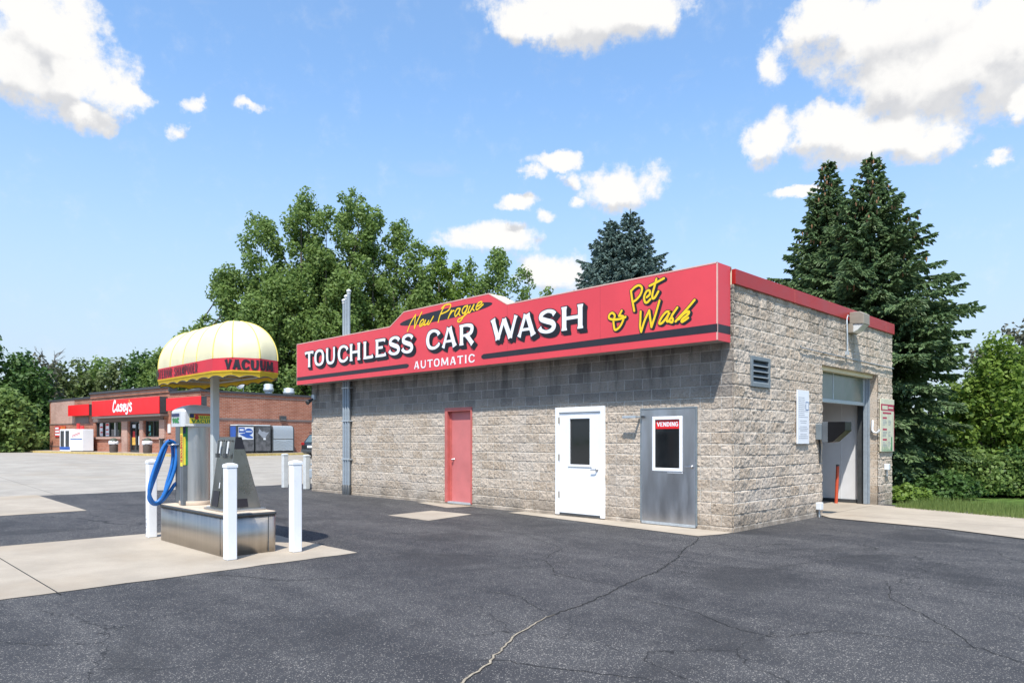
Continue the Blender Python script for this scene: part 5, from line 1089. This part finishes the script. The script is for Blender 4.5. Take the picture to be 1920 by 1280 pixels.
def bin_(s, label):
    t = onst('trash_bin', label, 'trash bin', s, -1.15, .67, 'trash bins at the store door')
    mb = MB(); mb.lathe([(.25, 0), (.28, .1), (.29, .75), (.28, .8)], (0, 0, 0), 18); mb.build('barrel', mat('bin_brown', (.085, .065, .055), .7), t)
    mb = MB(); r = random.Random(int(s * 10)); rows = []
    for z, q in ((.58, .295), (.64, .33), (.74, .325), (.80, .30), (.82, .26)): rows.append([(q * (1 + r.uniform(-.08, .08)) * math.cos(a * math.pi / 9), q * (1 + r.uniform(-.08, .08)) * math.sin(a * math.pi / 9), z + r.uniform(-.04, .04)) for a in range(18)])
    mb.grid(rows, True, True); mb.build('liner_bag', M_PAPER, t)
    mb = MB(); mb.lathe([(.26, .80), (.25, .92), (.17, 1.0), (.03, 1.04)], (0, 0, 0), 18); mb.build('lid', mat("bin_lid", (.06, .07, .05), .6), t)
bin_(10.0, 'brown trash bin with a white liner under the wide store window'); bin_(4.8, 'brown trash bin with a white liner at the small window right of the store door')
t = onst('ash_urn', 'dark slim ash urn on the walk between bin and corner of the store', 'ash urn', 2.9, -1.1); mb = MB(); mb.lathe([(.2, 0), (.22, .05), (.15, .15), (.14, .9), (.2, .95), (.18, 1.0)], (0, 0, 0), 14); mb.build('urn', M_DGREY, t)
def onside(name, label, cat, tt, group=None, off=-.62):
    p = rt(off, tt); return thing(name, label, cat, (p.x, p.y, .67), R_(6.9 + 90), group)   # local x runs along the side wall
def cage(tt, w, label, sign, first):
    t = onside('propane_cage', label, 'gas cabinet', tt, 'cabinets along the side wall of the store')
    mb = MB(); mb.box(-w / 2, -.45, .08, w / 2, .45, 1.86); mb.build('cabinet', M_DGREY, t, .02)
    mb = MB(); mb.box(-w / 2 + .05, -.465, .16, w / 2 - .05, -.452, 1.78); mb.build('door', mat("cage_door", (.10, .10, .105), .5, var=.5, vscale=3), t)
    mb = MB(); mb.box(-w / 2 + .1, -.4, .0, -w / 2 + .2, .4, .078); mb.box(w / 2 - .2, -.4, .0, w / 2 - .1, .4, .078); each(mb, 'foot', M_DGREY, t)
    mb = MB(); mb.box(-w / 2 + .05, -.45, 1.861, w / 2 - .05, .40, 1.92); mb.build('top_sign', P_W, t)
    if sign:
        mb = MB(); mb.box(-w / 2 + .12, -.474, .92, w / 2 - .08, -.4655, 1.76); s_ = mb.build('sign_panel', P_W, t)
        mb = MB(); mb.prism([(.22 + .30 * math.cos(q * math.pi / 10), 1.45 + .22 * math.sin(q * math.pi / 10)) for q in range(20)], lambda u, v, d_: (u, -.4745 - d_, v), 0, .004); mb.box(-w / 2 + .14, -.479, 1.38, -.08, -.4745, 1.72); mb.prism([(-.5, 1.28), (.1, 1.02), (.52, 1.0), (.52, 1.1), (.0, 1.36)], lambda u, v, d_: (u, -.4745 - d_, v), 0, .002); mb.build('emblem', P_B, t)
        mb = MB(); mb.box(.0, -.483, 1.42, .44, -.4795, 1.49); mb.box(-w / 2 + .2, -.483, 1.5, -.16, -.4795, 1.62); mb.build('emblem_bar', P_W, t)
        mb = MB(); mb.box(-w / 2 - .012, -.35, 1.0, -w / 2 - .002, .3, 1.8); mb.build('end_sign', P_B, t)
    else:
        mb = MB(); mb.prism([(-.4, 1.35), (-.1, 1.1), (.1, .95), (.25, 1.2), (.45, 1.45), (.2, 1.4), (.05, 1.5), (-.1, 1.45), (-.3, 1.65)], lambda u, v, d_: (u, -.466 - d_, v), 0, .003); mb.build('peeled_sticker', M_INK, t)
        mb = MB(); mb.box(.0, -.472, .9, .18, -.466, 1.02); mb.build('label_plate', P_W, t)
cage(2.55, 1.30, 'dark cabinet with a blue and white sign by the store side wall', True, True)
cage(3.87, 1.18, 'dark scuffed cabinet with a peeled sticker, between two others at the side wall', False, False)
t = onside('tank_locker', 'silver roll top locker with ribbed lid, last of the cabinets by the parked car', 'locker', 5.45, 'cabinets along the side wall of the store')
mb = MB(); pr = [(-.46, .08), (.46, .08), (.46, 1.80), (.3, 1.9), (-.2, 1.9), (-.38, 1.80), (-.46, 1.6)]
mb.prism(pr, lambda u, v, d_: (d_, u, v), -.88, -.80); mb.prism(pr, lambda u, v, d_: (d_, u, v), .80, .88); mb.build('end_panel', M_DGREY, t)
mb = MB(); rows = []
for k in range(23):
    v = .98 + k * .04; off = .02 * (k % 2); u = -.44 - off if v < 1.55 else -.44 + (v - 1.55) ** 2 * .9 - off
    rows.append([(-.79, u, v), (.79, u, v)])
rows += [[(-.79, -.15, 1.89), (.79, -.15, 1.89)], [(-.79, .40, 1.89), (.79, .40, 1.89)]]
mb.grid(rows, False); mb.build('ribbed_lid', M_GALV, t)
mb = MB(); mb.box(-.79, -.445, .15, .79, -.40, .94); fl = mb.build('front_panel', M_GALV, t)
mb = MB()
for k in range(7):
    z = .2 + k * .1; mb.tube([(-.74, -.45, z + .12), (0, -.45, z - .05), (.74, -.45, z + .12)], .012, 5)
mb.build('chevron_rib', M_GALV, fl)
mb = MB(); mb.box(-.86, -.38, .0, .86, .44, .078); each(mb, 'foot', M_DGREY, t)
t = onside('wall_lamp', 'small dark lamp on the brick side wall above the silver locker', 'lamp', 6.05, None, -.12); t.location.z = 3.02
mb = MB(); mb.box(-.22, -.14, 0, .22, .115, .26); mb.build('housing', M_DGREY, t, .02); mb = MB(); mb.box(-.18, -.10, -.03, .18, .08, -.002); mb.build('lens', M_LENS, t)
t = onst('satellite_dish', 'white satellite dish on the store roof under the canopy edge', 'satellite dish', -1.0 + 1.6, 3.4, 4.52)
mb = MB(); rows = []
for k in range(5): rows.append([(.62 * k / 4 * math.cos(a * math.pi / 12), -.25 - .12 * (1 - (k / 4) ** 2) + .1 * 0, 1.0 + .45 * k / 4 * math.sin(a * math.pi / 12)) for a in range(24)])
mb.grid(rows, True, True); mb.build('dish', M_WHITE, t)
mb = MB(); mb.tube([(0, 0, 0), (0, 0, .8), (0, -.3, 1.0)], .03, 8); mb.build('mast', M_GALV, t); mb = MB(); mb.tube([(0, -.35, .62), (0, -.75, .95), (0, -.8, 1.1)], .02, 6); mb.build('feed_arm', M_DGREY, t)
for (tt, yy, hh, rr, lab) in ((1.9, 6.2, 1.15, .33, 'taller silver roof vent with a flared collar on the store roof'), (2.0, 8.0, .95, .38, 'squat silver roof vent on the store roof nearest the car wash')):
    t = onst('roof_vent', lab, 'roof vent', tt, yy, 4.52, 'silver vents on the store roof')
    mb = MB(); mb.lathe([(rr * 1.4, 0), (rr * 1.4, .04), (rr * .8, .1), (rr * .8, hh * .5)], (0, 0, 0), 20); mb.build('base', M_GALV, t)
    mb = MB(); mb.lathe([(rr * .8, hh * .5), (rr * 1.1, hh * .52), (rr * 1.1, hh * .72), (rr * .95, hh * .74), (rr, hh * .95), (rr * .6, hh)], (0, 0, 0), 20); mb.build('hood', M_GALV, t)
t = onst('roof_hatch', 'small pale vent box on the roof above the red store sign', 'roof vent', 8.3, 4.0, 4.52); mb = MB(); mb.box(-.35, -.3, 0, .35, .3, .95); mb.build('curb', M_CREAM, t, .03); mb = MB(); mb.box(-.42, -.36, .951, .42, .36, 1.05); mb.build('lid', M_WHITE, t, .03)

# ------------------------------------------------------------------ parked car (seen from behind, mostly hidden by the wall)
def car(px_lat, dep, label):
    F_ = Vector((-.7071, .7071, 0)); R = Vector((.7071, .7071, 0)); p = EYE + R * px_lat + F_ * dep
    t = thing('parked_car', label, 'car', (p.x, p.y, gz(p.x) - .004), R_(6.9))    # local +y = forward, rear faces the viewer
    prof = [(.0, .42), (-.05, .60), (-.04, .92), (.10, 1.02), (.42, 1.52), (.75, 1.64), (2.2, 1.64), (2.9, 1.45), (3.35, 1.06), (4.3, .96), (4.62, .80), (4.66, .45), (4.5, .30), (.15, .30)]
    hw = lambda z: .93 if z < 1.0 else .93 - (z - 1.0) * .36
    mb = MB(); n = len(prof)
    v = [(-hw(z), y, z) for y, z in prof] + [(hw(z), y, z) for y, z in prof]
    mb.add(v, [tuple(range(n)), tuple(range(n, 2 * n))[::-1]] + [(i, i + n, (i + 1) % n + n, (i + 1) % n) for i in range(n)]); mb.build('body', M_CAR, t, .06, 3)
    mb = MB(); a, b = (.12, 1.05), (.40, 1.48); mb.add([(-.72, a[0] - .015, a[1]), (.72, a[0] - .015, a[1]), (.62, b[0] - .02, b[1]), (-.62, b[0] - .02, b[1])], [(0, 1, 2, 3)]); mb.build('rear_window', mat("car_glass", (.10, .14, .15), .05, var=.1), t)
    for s in (-1, 1):
        mb = MB(); mb.add([(s * (hw(1.05) + .006), .62, 1.08), (s * (hw(1.05) + .006), 3.05, 1.08), (s * (hw(1.5) + .006), 2.55, 1.5), (s * (hw(1.5) + .006), .78, 1.54)], [(0, 1, 2, 3) if s > 0 else (3, 2, 1, 0)]); mb.build('side_window', MATS['car_glass'], t)
        mb = MB(); mb.box(s * .60, -.075, .86, s * .90, -.02, 1.04); mb.build('tail_light', M_TAIL, t, .02)
        for y in (.85, 3.65):
            mb = MB(); mb.tube([(s * .72, y, .34), (s * .94, y, .34)], .34, 24); w = mb.build('wheel', M_TYRE, t); mb = MB(); mb.tube([(s * .93, y, .34), (s * .95, y, .34)], .21, 16); mb.build('rim', M_METAL, w)
        mb = MB(); mb.box(s * .98, 2.75, 1.02, s * 1.10, 2.85, 1.16); mb.build('mirror', M_CAR, t, .03)
    mb = MB(); mb.box(-.26, -.078, .70, .26, -.052, .84); mb.build('number_plate', P_W, t)
    mb = MB(); mb.box(-.88, -.10, .42, .88, -.02, .60); mb.build('bumper', M_DGREY, t, .03); mb = MB(); mb.box(-.6, .3, 1.60, .6, .42, 1.66); mb.build('spoiler', M_CAR, t, .02)
    mb = MB(); [mb.tube([(s * .52, .8, 1.66), (s * .52, .9, 1.72), (s * .52, 2.1, 1.72), (s * .52, 2.2, 1.66)], .018, 6) for s in (-1, 1)]; each(mb, 'roof_rail', M_METAL, t)
car(-12.45, 44.0, 'dark grey sport utility car parked beyond the corner of the block wall')

# ------------------------------------------------------------------ vegetation
rngs = lambda s: np.random.default_rng(s)
def leaf_quads(C, size, rng, aspect=.62, face=None):
    n = len(C); nr = rng.normal(size=(n, 3)) * .62
    nr = nr + (face if face is not None else 0); nr /= np.linalg.norm(nr, axis=1)[:, None] + 1e-9
    a = np.cross(nr, rng.normal(size=(n, 3))); a /= np.linalg.norm(a, axis=1)[:, None] + 1e-9; b = np.cross(nr, a); b /= np.linalg.norm(b, axis=1)[:, None] + 1e-9
    s = (size * rng.uniform(.6, 1.35, n))[:, None]
    V = np.stack([C + a * s, C + b * s * aspect, C - a * s * .8, C - b * s * aspect], 1).reshape(-1, 3)
    return V, np.arange(4 * n).reshape(n, 4)
def spot(px, dep):
    k = (px - 960) / 1333.33; p = EYE + Vector((.7071, .7071, 0)) * (k * dep) + Vector((-.7071, .7071, 0)) * dep; return (p.x, p.y, gz(p.x) - .06)
LEAF_COT = leafmat("leaf_cottonwood", (0.100, 0.165, 0.040), (0.235, 0.335, 0.095), 0.5)
LEAF_DK = leafmat("leaf_dark", (0.032, 0.078, 0.018), (0.095, 0.175, 0.042), 0.38)
LEAF_LT = leafmat("leaf_light", (0.085, 0.155, 0.028), (0.225, 0.330, 0.060), 0.45)
LEAF_RT = leafmat("leaf_young", (0.080, 0.145, 0.024), (0.235, 0.340, 0.060), .48)
LEAF_OL = leafmat("leaf_olive", (0.080, 0.115, 0.038), (0.170, 0.215, 0.080), .4)
LEAF_GR = leafmat("leaf_greyish", (0.095, 0.100, 0.065), (0.170, 0.165, 0.115))
NEEDLE = leafmat("needle_green", (0.052, 0.095, 0.038), (0.180, 0.265, 0.115), .25, .5)
NEEDLEB = leafmat("needle_blue", (0.060, 0.105, 0.085), (0.225, 0.310, 0.280), .22, .5)
CONE = mat("cone_brown", (.24, .12, .055), .8, var=.3)

def crown_tree(label, loc, H, spires, seed, leaf, n_leaf, m, bark, group, z_low=.12, name='tree', cat='tree', rc_=.22, gap=1.0, limbs=10, trunk_r=None):
    """trunk with limbs; crown of leaf clumps strung along several leaders. spires: (dx, dy, top fraction, radius)"""
    rng = rngs(seed); rd = random.Random(seed); t = thing(name, label, cat, loc, 0, group)
    cl = []; cr = []
    tot = sum(s[3] * s[2] for s in spires)
    for (dx_, dy_, tf, rad) in spires:
        top = H * tf; n = max(10, int(300 * gap * rad * tf / max(tot, 1e-6)))
        for k in range(n):
            q = (k + rng.random()) / n; q = q ** .85; z = H * z_low + (top - H * z_low) * q
            pr = rad * (min(1, (q + .12) * 2.6) ** .6) * (max(0, 1 - q) ** .45 + .10); a = rng.random() * 2 * math.pi; rr = pr * math.sqrt(rng.random()) * rng.uniform(.75, 1.12)
            cl.append((dx_ + rr * math.cos(a), dy_ + rr * math.sin(a), z)); cr.append(rad * rc_ * rng.uniform(.6, 1.4) * (.62 + .5 * (1 - q)))
    cl = np.array(cl); cr = np.array(cr); wgt = cr ** 2.2; cnt = np.maximum(6, (wgt / wgt.sum() * n_leaf)).astype(int)
    idx = np.repeat(np.arange(len(cl)), cnt); d = rng.normal(size=(len(idx), 3)); d /= np.linalg.norm(d, axis=1)[:, None]
    u = rng.random(len(idx)) ** .45; P = cl[idx] + d * (u * cr[idx])[:, None] * np.array([1, 1, 1.15]); P[:, 2] = np.maximum(P[:, 2], .12)
    V, F = leaf_quads(P, leaf, rng, .62, d * .75 + np.array([0, 0, .45])); npmesh('crown', V, F, m, t)
    mb = MB(); tr = trunk_r or H * .018
    mb.tube([(0, 0, -.1), (rd.uniform(-.1, .1), rd.uniform(-.1, .1), H * .25), (rd.uniform(-.3, .3), rd.uniform(-.3, .3), H * .55), (spires[0][0], spires[0][1], H * spires[0][2] * .93)], [tr * 1.15, tr * .8, tr * .4, tr * .06], 9)
    for s in spires[1:]: mb.tube([(0, 0, H * .12), (s[0] * .5, s[1] * .5, H * .32), (s[0] * .95, s[1] * .95, H * s[2] * .55), (s[0], s[1], H * s[2] * .92)], [tr * .6, tr * .45, tr * .24, tr * .04], 7)
    for k in rng.choice(len(cl), min(limbs * 2, len(cl)), replace=False):
        c = cl[k]; s = spires[rd.randrange(len(spires))]; z0 = c[2] * .7; mb.tube([(s[0] * .8, s[1] * .8, z0), (c[0] * .6 + s[0] * .3, c[1] * .6 + s[1] * .3, z0 + (c[2] - z0) * .55), tuple(c)], [tr * .25, tr * .16, tr * .05], 5)
    mb.build('trunk', bark, t)
    return t
GC = 'cottonwoods behind the store'
COTS = [(442, 61, 15.4, [(0, 0, 1, 3.2), (-3.0, -1, .78, 2.2), (2.6, 1, .95, 2.4), (-4.2, -2.5, .58, 2.2), (-2.2, -3.2, .66, 2.3)], 'broad leafy cottonwood with low outer limbs, above the yellow canopy', 7, LEAF_COT, 17000, 1.0),
        (565, 60, 21.4, [(0, 0, 1, 3.0), (-3.2, -2, .93, 2.7), (2.4, 1, .94, 2.5), (-1.5, 2, .80, 2.8), (1, -2.5, .66, 3.0)], 'tall cottonwood with a ragged double top behind the store roof', 8, LEAF_COT, 24000, 1.0),
        (655, 61, 22.3, [(0, 0, 1, 2.5), (2.2, 1, .93, 2.3), (-1.8, -1.5, .74, 2.6), (2.4, -1.6, .64, 2.8)], 'tallest cottonwood, standing behind the vent pipes', 9, LEAF_COT, 20000, 1.0),
        (745, 62, 19.8, [(0, 0, 1, 2.4), (2.0, 1.2, .90, 2.2), (-2, -1, .74, 2.4), (1.5, -1.5, .62, 2.6)], 'cottonwood with open sky gaps behind the word TOUCHLESS', 10, LEAF_COT, 15500, .8),
        (822, 62, 17.6, [(0, 0, 1, 1.9), (1.5, .9, .93, 1.7), (-1.4, -1, .8, 1.9)], 'slim yellowish cottonwood behind the raised part of the red sign', 11, LEAF_LT, 9000, .9),
        (925, 64, 18.0, [(0, 0, 1, 2.5), (2.2, 1.5, .90, 2.1), (-2.0, -1.4, .95, 2.0), (4.0, 2.9, .80, 1.7)], 'thin airy cottonwood with sky showing through, above the word CAR', 12, LEAF_COT, 7800, .75)]
for (px, dp, H, sp_, lab, sd, m_, nl, gp) in COTS: crown_tree(lab, spot(px, dp), H, [(a, b, c, r * 1.3) for a, b, c, r in sp_], sd, .155, int(nl * 3.3), m_, M_BARK, GC, .08, 'cottonwood', 'tree', .30, gp)
GF = 'woodland trees behind the store'
WOODS = [(-30, 66, 10.5, 4.6, LEAF_DK, 'dense dark tree at the very edge of the woods beside the concrete lot', 9000), (38, 70, 9.4, 4.4, LEAF_DK, 'dense dark green tree standing just clear of the brick store end', 9500),
         (20, 61, 5.2, 3.2, LEAF_COT, 'low bushy tree in front of the dark woods left of the store', 6500), (72, 69, 5.6, 2.6, LEAF_DK, 'low dark bushy tree touching the end of the brick store', 5000),
         (70, 78, 10.2, 2.9, LEAF_GR, 'greyish half bare tree between dark green crowns', 2600), (112, 84, 10.0, 3.8, LEAF_OL, 'olive tree beside the dead branches above the store end', 5200), (150, 86, 10.6, 3.8, LEAF_OL, 'pale trunked olive tree above the small red sign', 4600),
         (188, 88, 10.9, 3.9, LEAF_COT, 'green rounded tree above the long red store sign', 5600), (228, 86, 10.7, 3.8, LEAF_OL, 'olive tree over the middle of the store roof', 5200), (262, 84, 11.4, 3.4, LEAF_DK, 'darker tree above the pale roof vent box', 5200),
         (300, 82, 11.4, 4.0, LEAF_COT, 'green tree whose top meets the yellow canopy', 6000), (342, 80, 12.6, 4.0, LEAF_DK, 'dark tall tree rising straight behind the yellow canopy', 6000), (395, 74, 10.5, 4.4, LEAF_DK, 'dark filler tree below the broad cottonwood', 6500), (470, 70, 9.5, 4.8, LEAF_DK, 'dark low tree behind the satellite dish', 7000), (548, 72, 9.5, 4.6, LEAF_DK, 'dark low tree behind the roof vents', 7000)]
for i, (px, dp, H, rad, m_, lab, nl) in enumerate(WOODS):
    rd = random.Random(i + 50); sp_ = [(0, 0, 1, rad * .75)] + [(rd.uniform(-.6, .6) * rad, rd.uniform(-.6, .6) * rad, rd.uniform(.72, .95), rad * rd.uniform(.5, .7)) for _ in range(3)]
    crown_tree(lab, spot(px, dp), H, sp_, 100 + i, .25, nl, m_, M_BARKP if 'olive' in lab else M_BARK, GF, .02, 'woodland_tree', 'tree', .34, .8, 8)
# dead bare tree
t = thing('dead_tree', 'bare dead tree with forked grey branches over the woods', 'dead tree', spot(84, 80), 0)
mb = MB(); rd = random.Random(3)
def branch(p, d_, l, r, lv):
    q = p + d_ * l; m_ = p + d_ * l * .5 + Vector((rd.uniform(-.1, .1), rd.uniform(-.1, .1), .05)) * l; mb.tube([p, m_, q], [r, r * .8, r * .55], 6)
    if lv:
        for _ in range(3 if lv > 1 else 2): branch(p + (q - p) * rd.uniform(.55, 1), (d_ + Vector((rd.uniform(-.9, .9), rd.uniform(-.9, .9), rd.uniform(-.1, .5)))).normalized(), l * rd.uniform(.5, .75), r * .55, lv - 1)
branch(Vector((0, 0, 0)), Vector((0, 0, 1)), 7.2, .2, 0); branch(Vector((0, 0, 7)), Vector((.25, .2, 1)).normalized(), 2.6, .13, 3); branch(Vector((0, 0, 7)), Vector((-.6, -.6, .7)).normalized(), 2.2, .10, 3)
mb.build('trunk', M_BARK, t)

def in_bld(P): return (P[:, 0] > -14.4) & (P[:, 0] < .35) & (P[:, 1] < 8.45) & (P[:, 2] < 4.7)
def spruce(label, loc, H, R, seed, m, group, tops=1, cones=False, sh=0.85, dens=1.0, zmin=.03):
    rng = rngs(seed); rd = random.Random(seed); t = thing('spruce', label, 'spruce tree', loc, 0, group)
    A = []; B = []; S_ = []; W_ = []; conep = []; mb = MB(); L0_ = np.array(loc)
    stems = [(0.0, 0.0, H)] if tops == 1 else [(.22, .22, H), (-.38, -.38, H * .965)]
    for si, (sx, sy, sh_) in enumerate(stems):
        mb.tube([(0, 0, -.1), (sx * .5, sy * .5, sh_ * .5), (sx, sy, sh_)], [H * .017, H * .010, .012], 8)
        z = H * zmin if si == 0 else H * .6
        while z < sh_ - .12:
            f = 1 - z / sh_; nb = rd.randint(7, 9) if f > .12 else 5; a0 = rd.uniform(0, 6.28)
            for b in range(nb):
                L = R * min(1, f / .56) ** sh * rd.uniform(.62, 1.08) + .10; a = a0 + b * 6.283 / nb + rd.uniform(-.25, .25); rise = .55 * (1 - f) + .02; droop = .30 + .25 * f
                ca, sa = math.cos(a), math.sin(a); kx = sx * min(1, z / sh_ * 1.0); ky = sy * min(1, z / sh_)
                ax = lambda q: np.array([kx + ca * L * q, ky + sa * L * q, z + L * (rise * q - droop * q * q + .20 * q ** 3.5)])
                if L > .5: mb.tube([tuple(ax(0)), tuple(ax(.5)), tuple(ax(.95))], [.02 + .008 * L, .014 + .004 * L, .006], 4)
                n = max(4, int(L / .060 * dens)); side = np.array([-sa, ca, 0])
                for k in range(n):
                    q = .12 + .88 * (k + rd.random()) / n; p = ax(q); bl = (.10 + .42 * L * (1 - q) * (.25 + q) * 1.5) * rd.uniform(.7, 1.25); bl = min(bl, .85)
                    for s_ in (-1, 1):
                        dv = side * s_ * rd.uniform(.6, 1.0) + np.array([ca, sa, 0]) * rd.uniform(.45, .9) + np.array([0, 0, rd.uniform(-.55, .08)]); dv /= np.linalg.norm(dv)
                        m_ = max(1, int(bl / .13))
                        for j in range(m_):
                            c = p + dv * bl * (j + .3) / m_; A.append(c); B.append(dv + np.array([rd.uniform(-.35, .35), rd.uniform(-.35, .35), rd.uniform(-.5, .15)])); S_.append(.11 * rd.uniform(.8, 1.35))
                    A.append(p); B.append(np.array([ca, sa, rd.uniform(-.2, .5)])); S_.append(.12)
                if cones and f < .45 and rd.random() < .45:
                    for _ in range(rd.randint(1, 4)): c = ax(rd.uniform(.55, 1)); conep.append(c + np.array([rd.uniform(-.12, .12), rd.uniform(-.12, .12), -.08]))
            z += (.21 + .21 * f) * rd.uniform(.8, 1.2)
        for k in range(14): A.append(np.array([sx, sy, sh_ - .05 * k])); B.append(np.array([rd.uniform(-.6, .6), rd.uniform(-.6, .6), 1.0])); S_.append(.09)
    A = np.array(A); B = np.array(B); S_ = np.array(S_); ok = ~in_bld(A + L0_) & (A[:, 2] > .03); A, B, S_ = A[ok], B[ok], S_[ok]
    B /= np.linalg.norm(B, axis=1)[:, None]; n = len(A); h = rng.normal(size=(n, 3)); W = np.cross(B, h); W /= np.linalg.norm(W, axis=1)[:, None] + 1e-9
    W2_ = np.cross(B, W); Vs = []
    for w in (W, W2_):                       # two crossed needle sprays per twig
        s = S_[:, None]; Vs.append(np.stack([A - B * s * .35, A + w * s * .36 + B * s * .25, A + B * s * 1.15, A - w * s * .36 + B * s * .25], 1))
    V = np.concatenate(Vs, 0).reshape(-1, 3); npmesh('crown', V, np.arange(len(V)).reshape(-1, 4), m, t)
    mb.build('trunk', M_BARKD, t)
    if conep:
        mb = MB()
        for c in conep: mb.tube([tuple(c), (c[0], c[1], c[2] - .05), (c[0], c[1], c[2] - .13)], [.012, .027, .010], 6)
        o = mb.build('cones', CONE, t); o['kind'] = 'stuff'
    return t
p = spot(1634, 21.6); spruce('taller dark green spruce with hanging brown cones beside the wash bay corner', p, 10.3, 3.0, 21, NEEDLE, 'spruces behind the car wash', 1, True, 1.05)
p = spot(1553, 23.3); spruce('dark green spruce with brown cones rising right over the red roof edge', p, 10.75, 2.6, 22, NEEDLE, 'spruces behind the car wash', 1, True, 1.05)
p = spot(1168, 30.0); spruce('blue grey spruce with a forked top behind the words CAR WASH', p, 11.3, 3.9, 23, NEEDLEB, 'spruces behind the car wash', 2, False, 1.0)
RG = 'broadleaf trees beyond the grass verge'
crown_tree('bright green young tree beside the low spruce boughs', spot(1862, 22.0), 4.7, [(0, 0, 1, 1.5), (.9, .9, .92, 1.4), (-.5, -.6, .72, 1.3), (1.5, 1.4, .8, 1.3)], 31, .085, 19000, LEAF_RT, M_BARK, RG, .01, 'broadleaf_tree', 'tree', .27, .8)
crown_tree('bright green tree at the far right end of the grass verge', spot(1955, 22.5), 4.6, [(0, 0, 1, 1.5), (-.8, -.8, .9, 1.3), (.9, .9, .85, 1.2)], 32, .085, 16000, LEAF_RT, M_BARK, RG, .01, 'broadleaf_tree', 'tree', .27, .8)
crown_tree('tall olive tree rising far behind the bright green ones', spot(1925, 33), 7.2, [(0, 0, 1, 1.7), (1.4, 1.4, .95, 1.7), (-1.5, -1.5, .80, 1.3)], 33, .12, 8000, LEAF_GR, M_BARK, RG, .1, 'broadleaf_tree', 'tree', .32)
crown_tree('small green tree showing over the spruce boughs', spot(1855, 34), 5.8, [(0, 0, 1, 1.7), (1.0, 1.0, .85, 1.5), (-1.3, -1.3, .8, 1.4)], 34, .12, 7000, LEAF_COT, M_BARK, RG, .1, 'broadleaf_tree', 'tree', .34)
SH = 'shrubs along the grass verge'
for i, (px, dp, H, rad, lab, m_) in enumerate(((1700, 18.6, .4, .4, 'low yellowish shrub at the corner of the block pillar', LEAF_LT), (1775, 19.4, .7, .6, 'dark shrub under the lowest spruce boughs', LEAF_DK), (1838, 20.4, 1.3, .8, 'leafy shrub at the grass edge beneath the young tree', LEAF_COT), (1905, 20.4, 1.3, .8, 'leafy shrub at the far right end of the verge', LEAF_DK), (1965, 20.2, 1.5, .9, 'bushy green shrub just at the right edge of the photo', LEAF_COT))):
    crown_tree(lab, spot(px, dp), H, [(0, 0, 1, rad), (rad * .6, rad * .6, .85, rad * .8), (-rad * .6, -rad * .6, .8, rad * .8)], 60 + i, .065, 5200, m_, M_BARKD, SH, .03, 'shrub', 'shrub', .34, .7, 4, .03)
# grass verge
rng = rngs(5); n = 26000; tt_ = rng.random(n); x = .5 + 14 * tt_ ** 1.2; lo = 7.03 - .338 * x; y = lo + rng.random(n) ** 1.5 * 3.2 - .05
P = np.stack([x, y, np.full(n, -.06)], 1); h = rng.uniform(.05, .17, n) * (.7 + .6 * rng.random(n)); a = rng.random(n) * 6.283; w = .007
dx_ = np.stack([np.cos(a) * w, np.sin(a) * w, np.zeros(n)], 1); tip = P + np.stack([rng.normal(0, .03, n), rng.normal(0, .03, n), h + .06], 1)
V = np.stack([P - dx_, P + dx_, tip], 1).reshape(-1, 3)
tag(npmesh('grass', V, np.arange(3 * n).reshape(n, 3), leafmat("grass_blade", (.08, .14, .03), (.22, .28, .08))), 'short green grass along the verge beside the concrete apron', 'grass', None, 'stuff')
# far woodland that closes the horizon
rng = rngs(9); C = []
for k in range(420):
    a = R_(rng.uniform(-75, 50)) ; r = rng.uniform(120, 165); b = R_(135) - a; c = np.array([EYE.x + r * math.cos(b), EYE.y + r * math.sin(b), 0]); hh = rng.uniform(4, 8.5)
    q = rng.normal(size=(150, 3)); q /= np.linalg.norm(q, axis=1)[:, None]; C.append(c + q * (rng.random(150) ** .4)[:, None] * np.array([4.5, 4.5, hh * .6]) + np.array([0, 0, hh * .55]))
C = np.concatenate(C); C = C[C[:, 2] > 0]; V, F = leaf_quads(C, .75, rng)
tag(npmesh('woods', V, F, LEAF_OL), 'distant line of woodland closing the horizon behind the lots', 'woods', None, 'stuff')
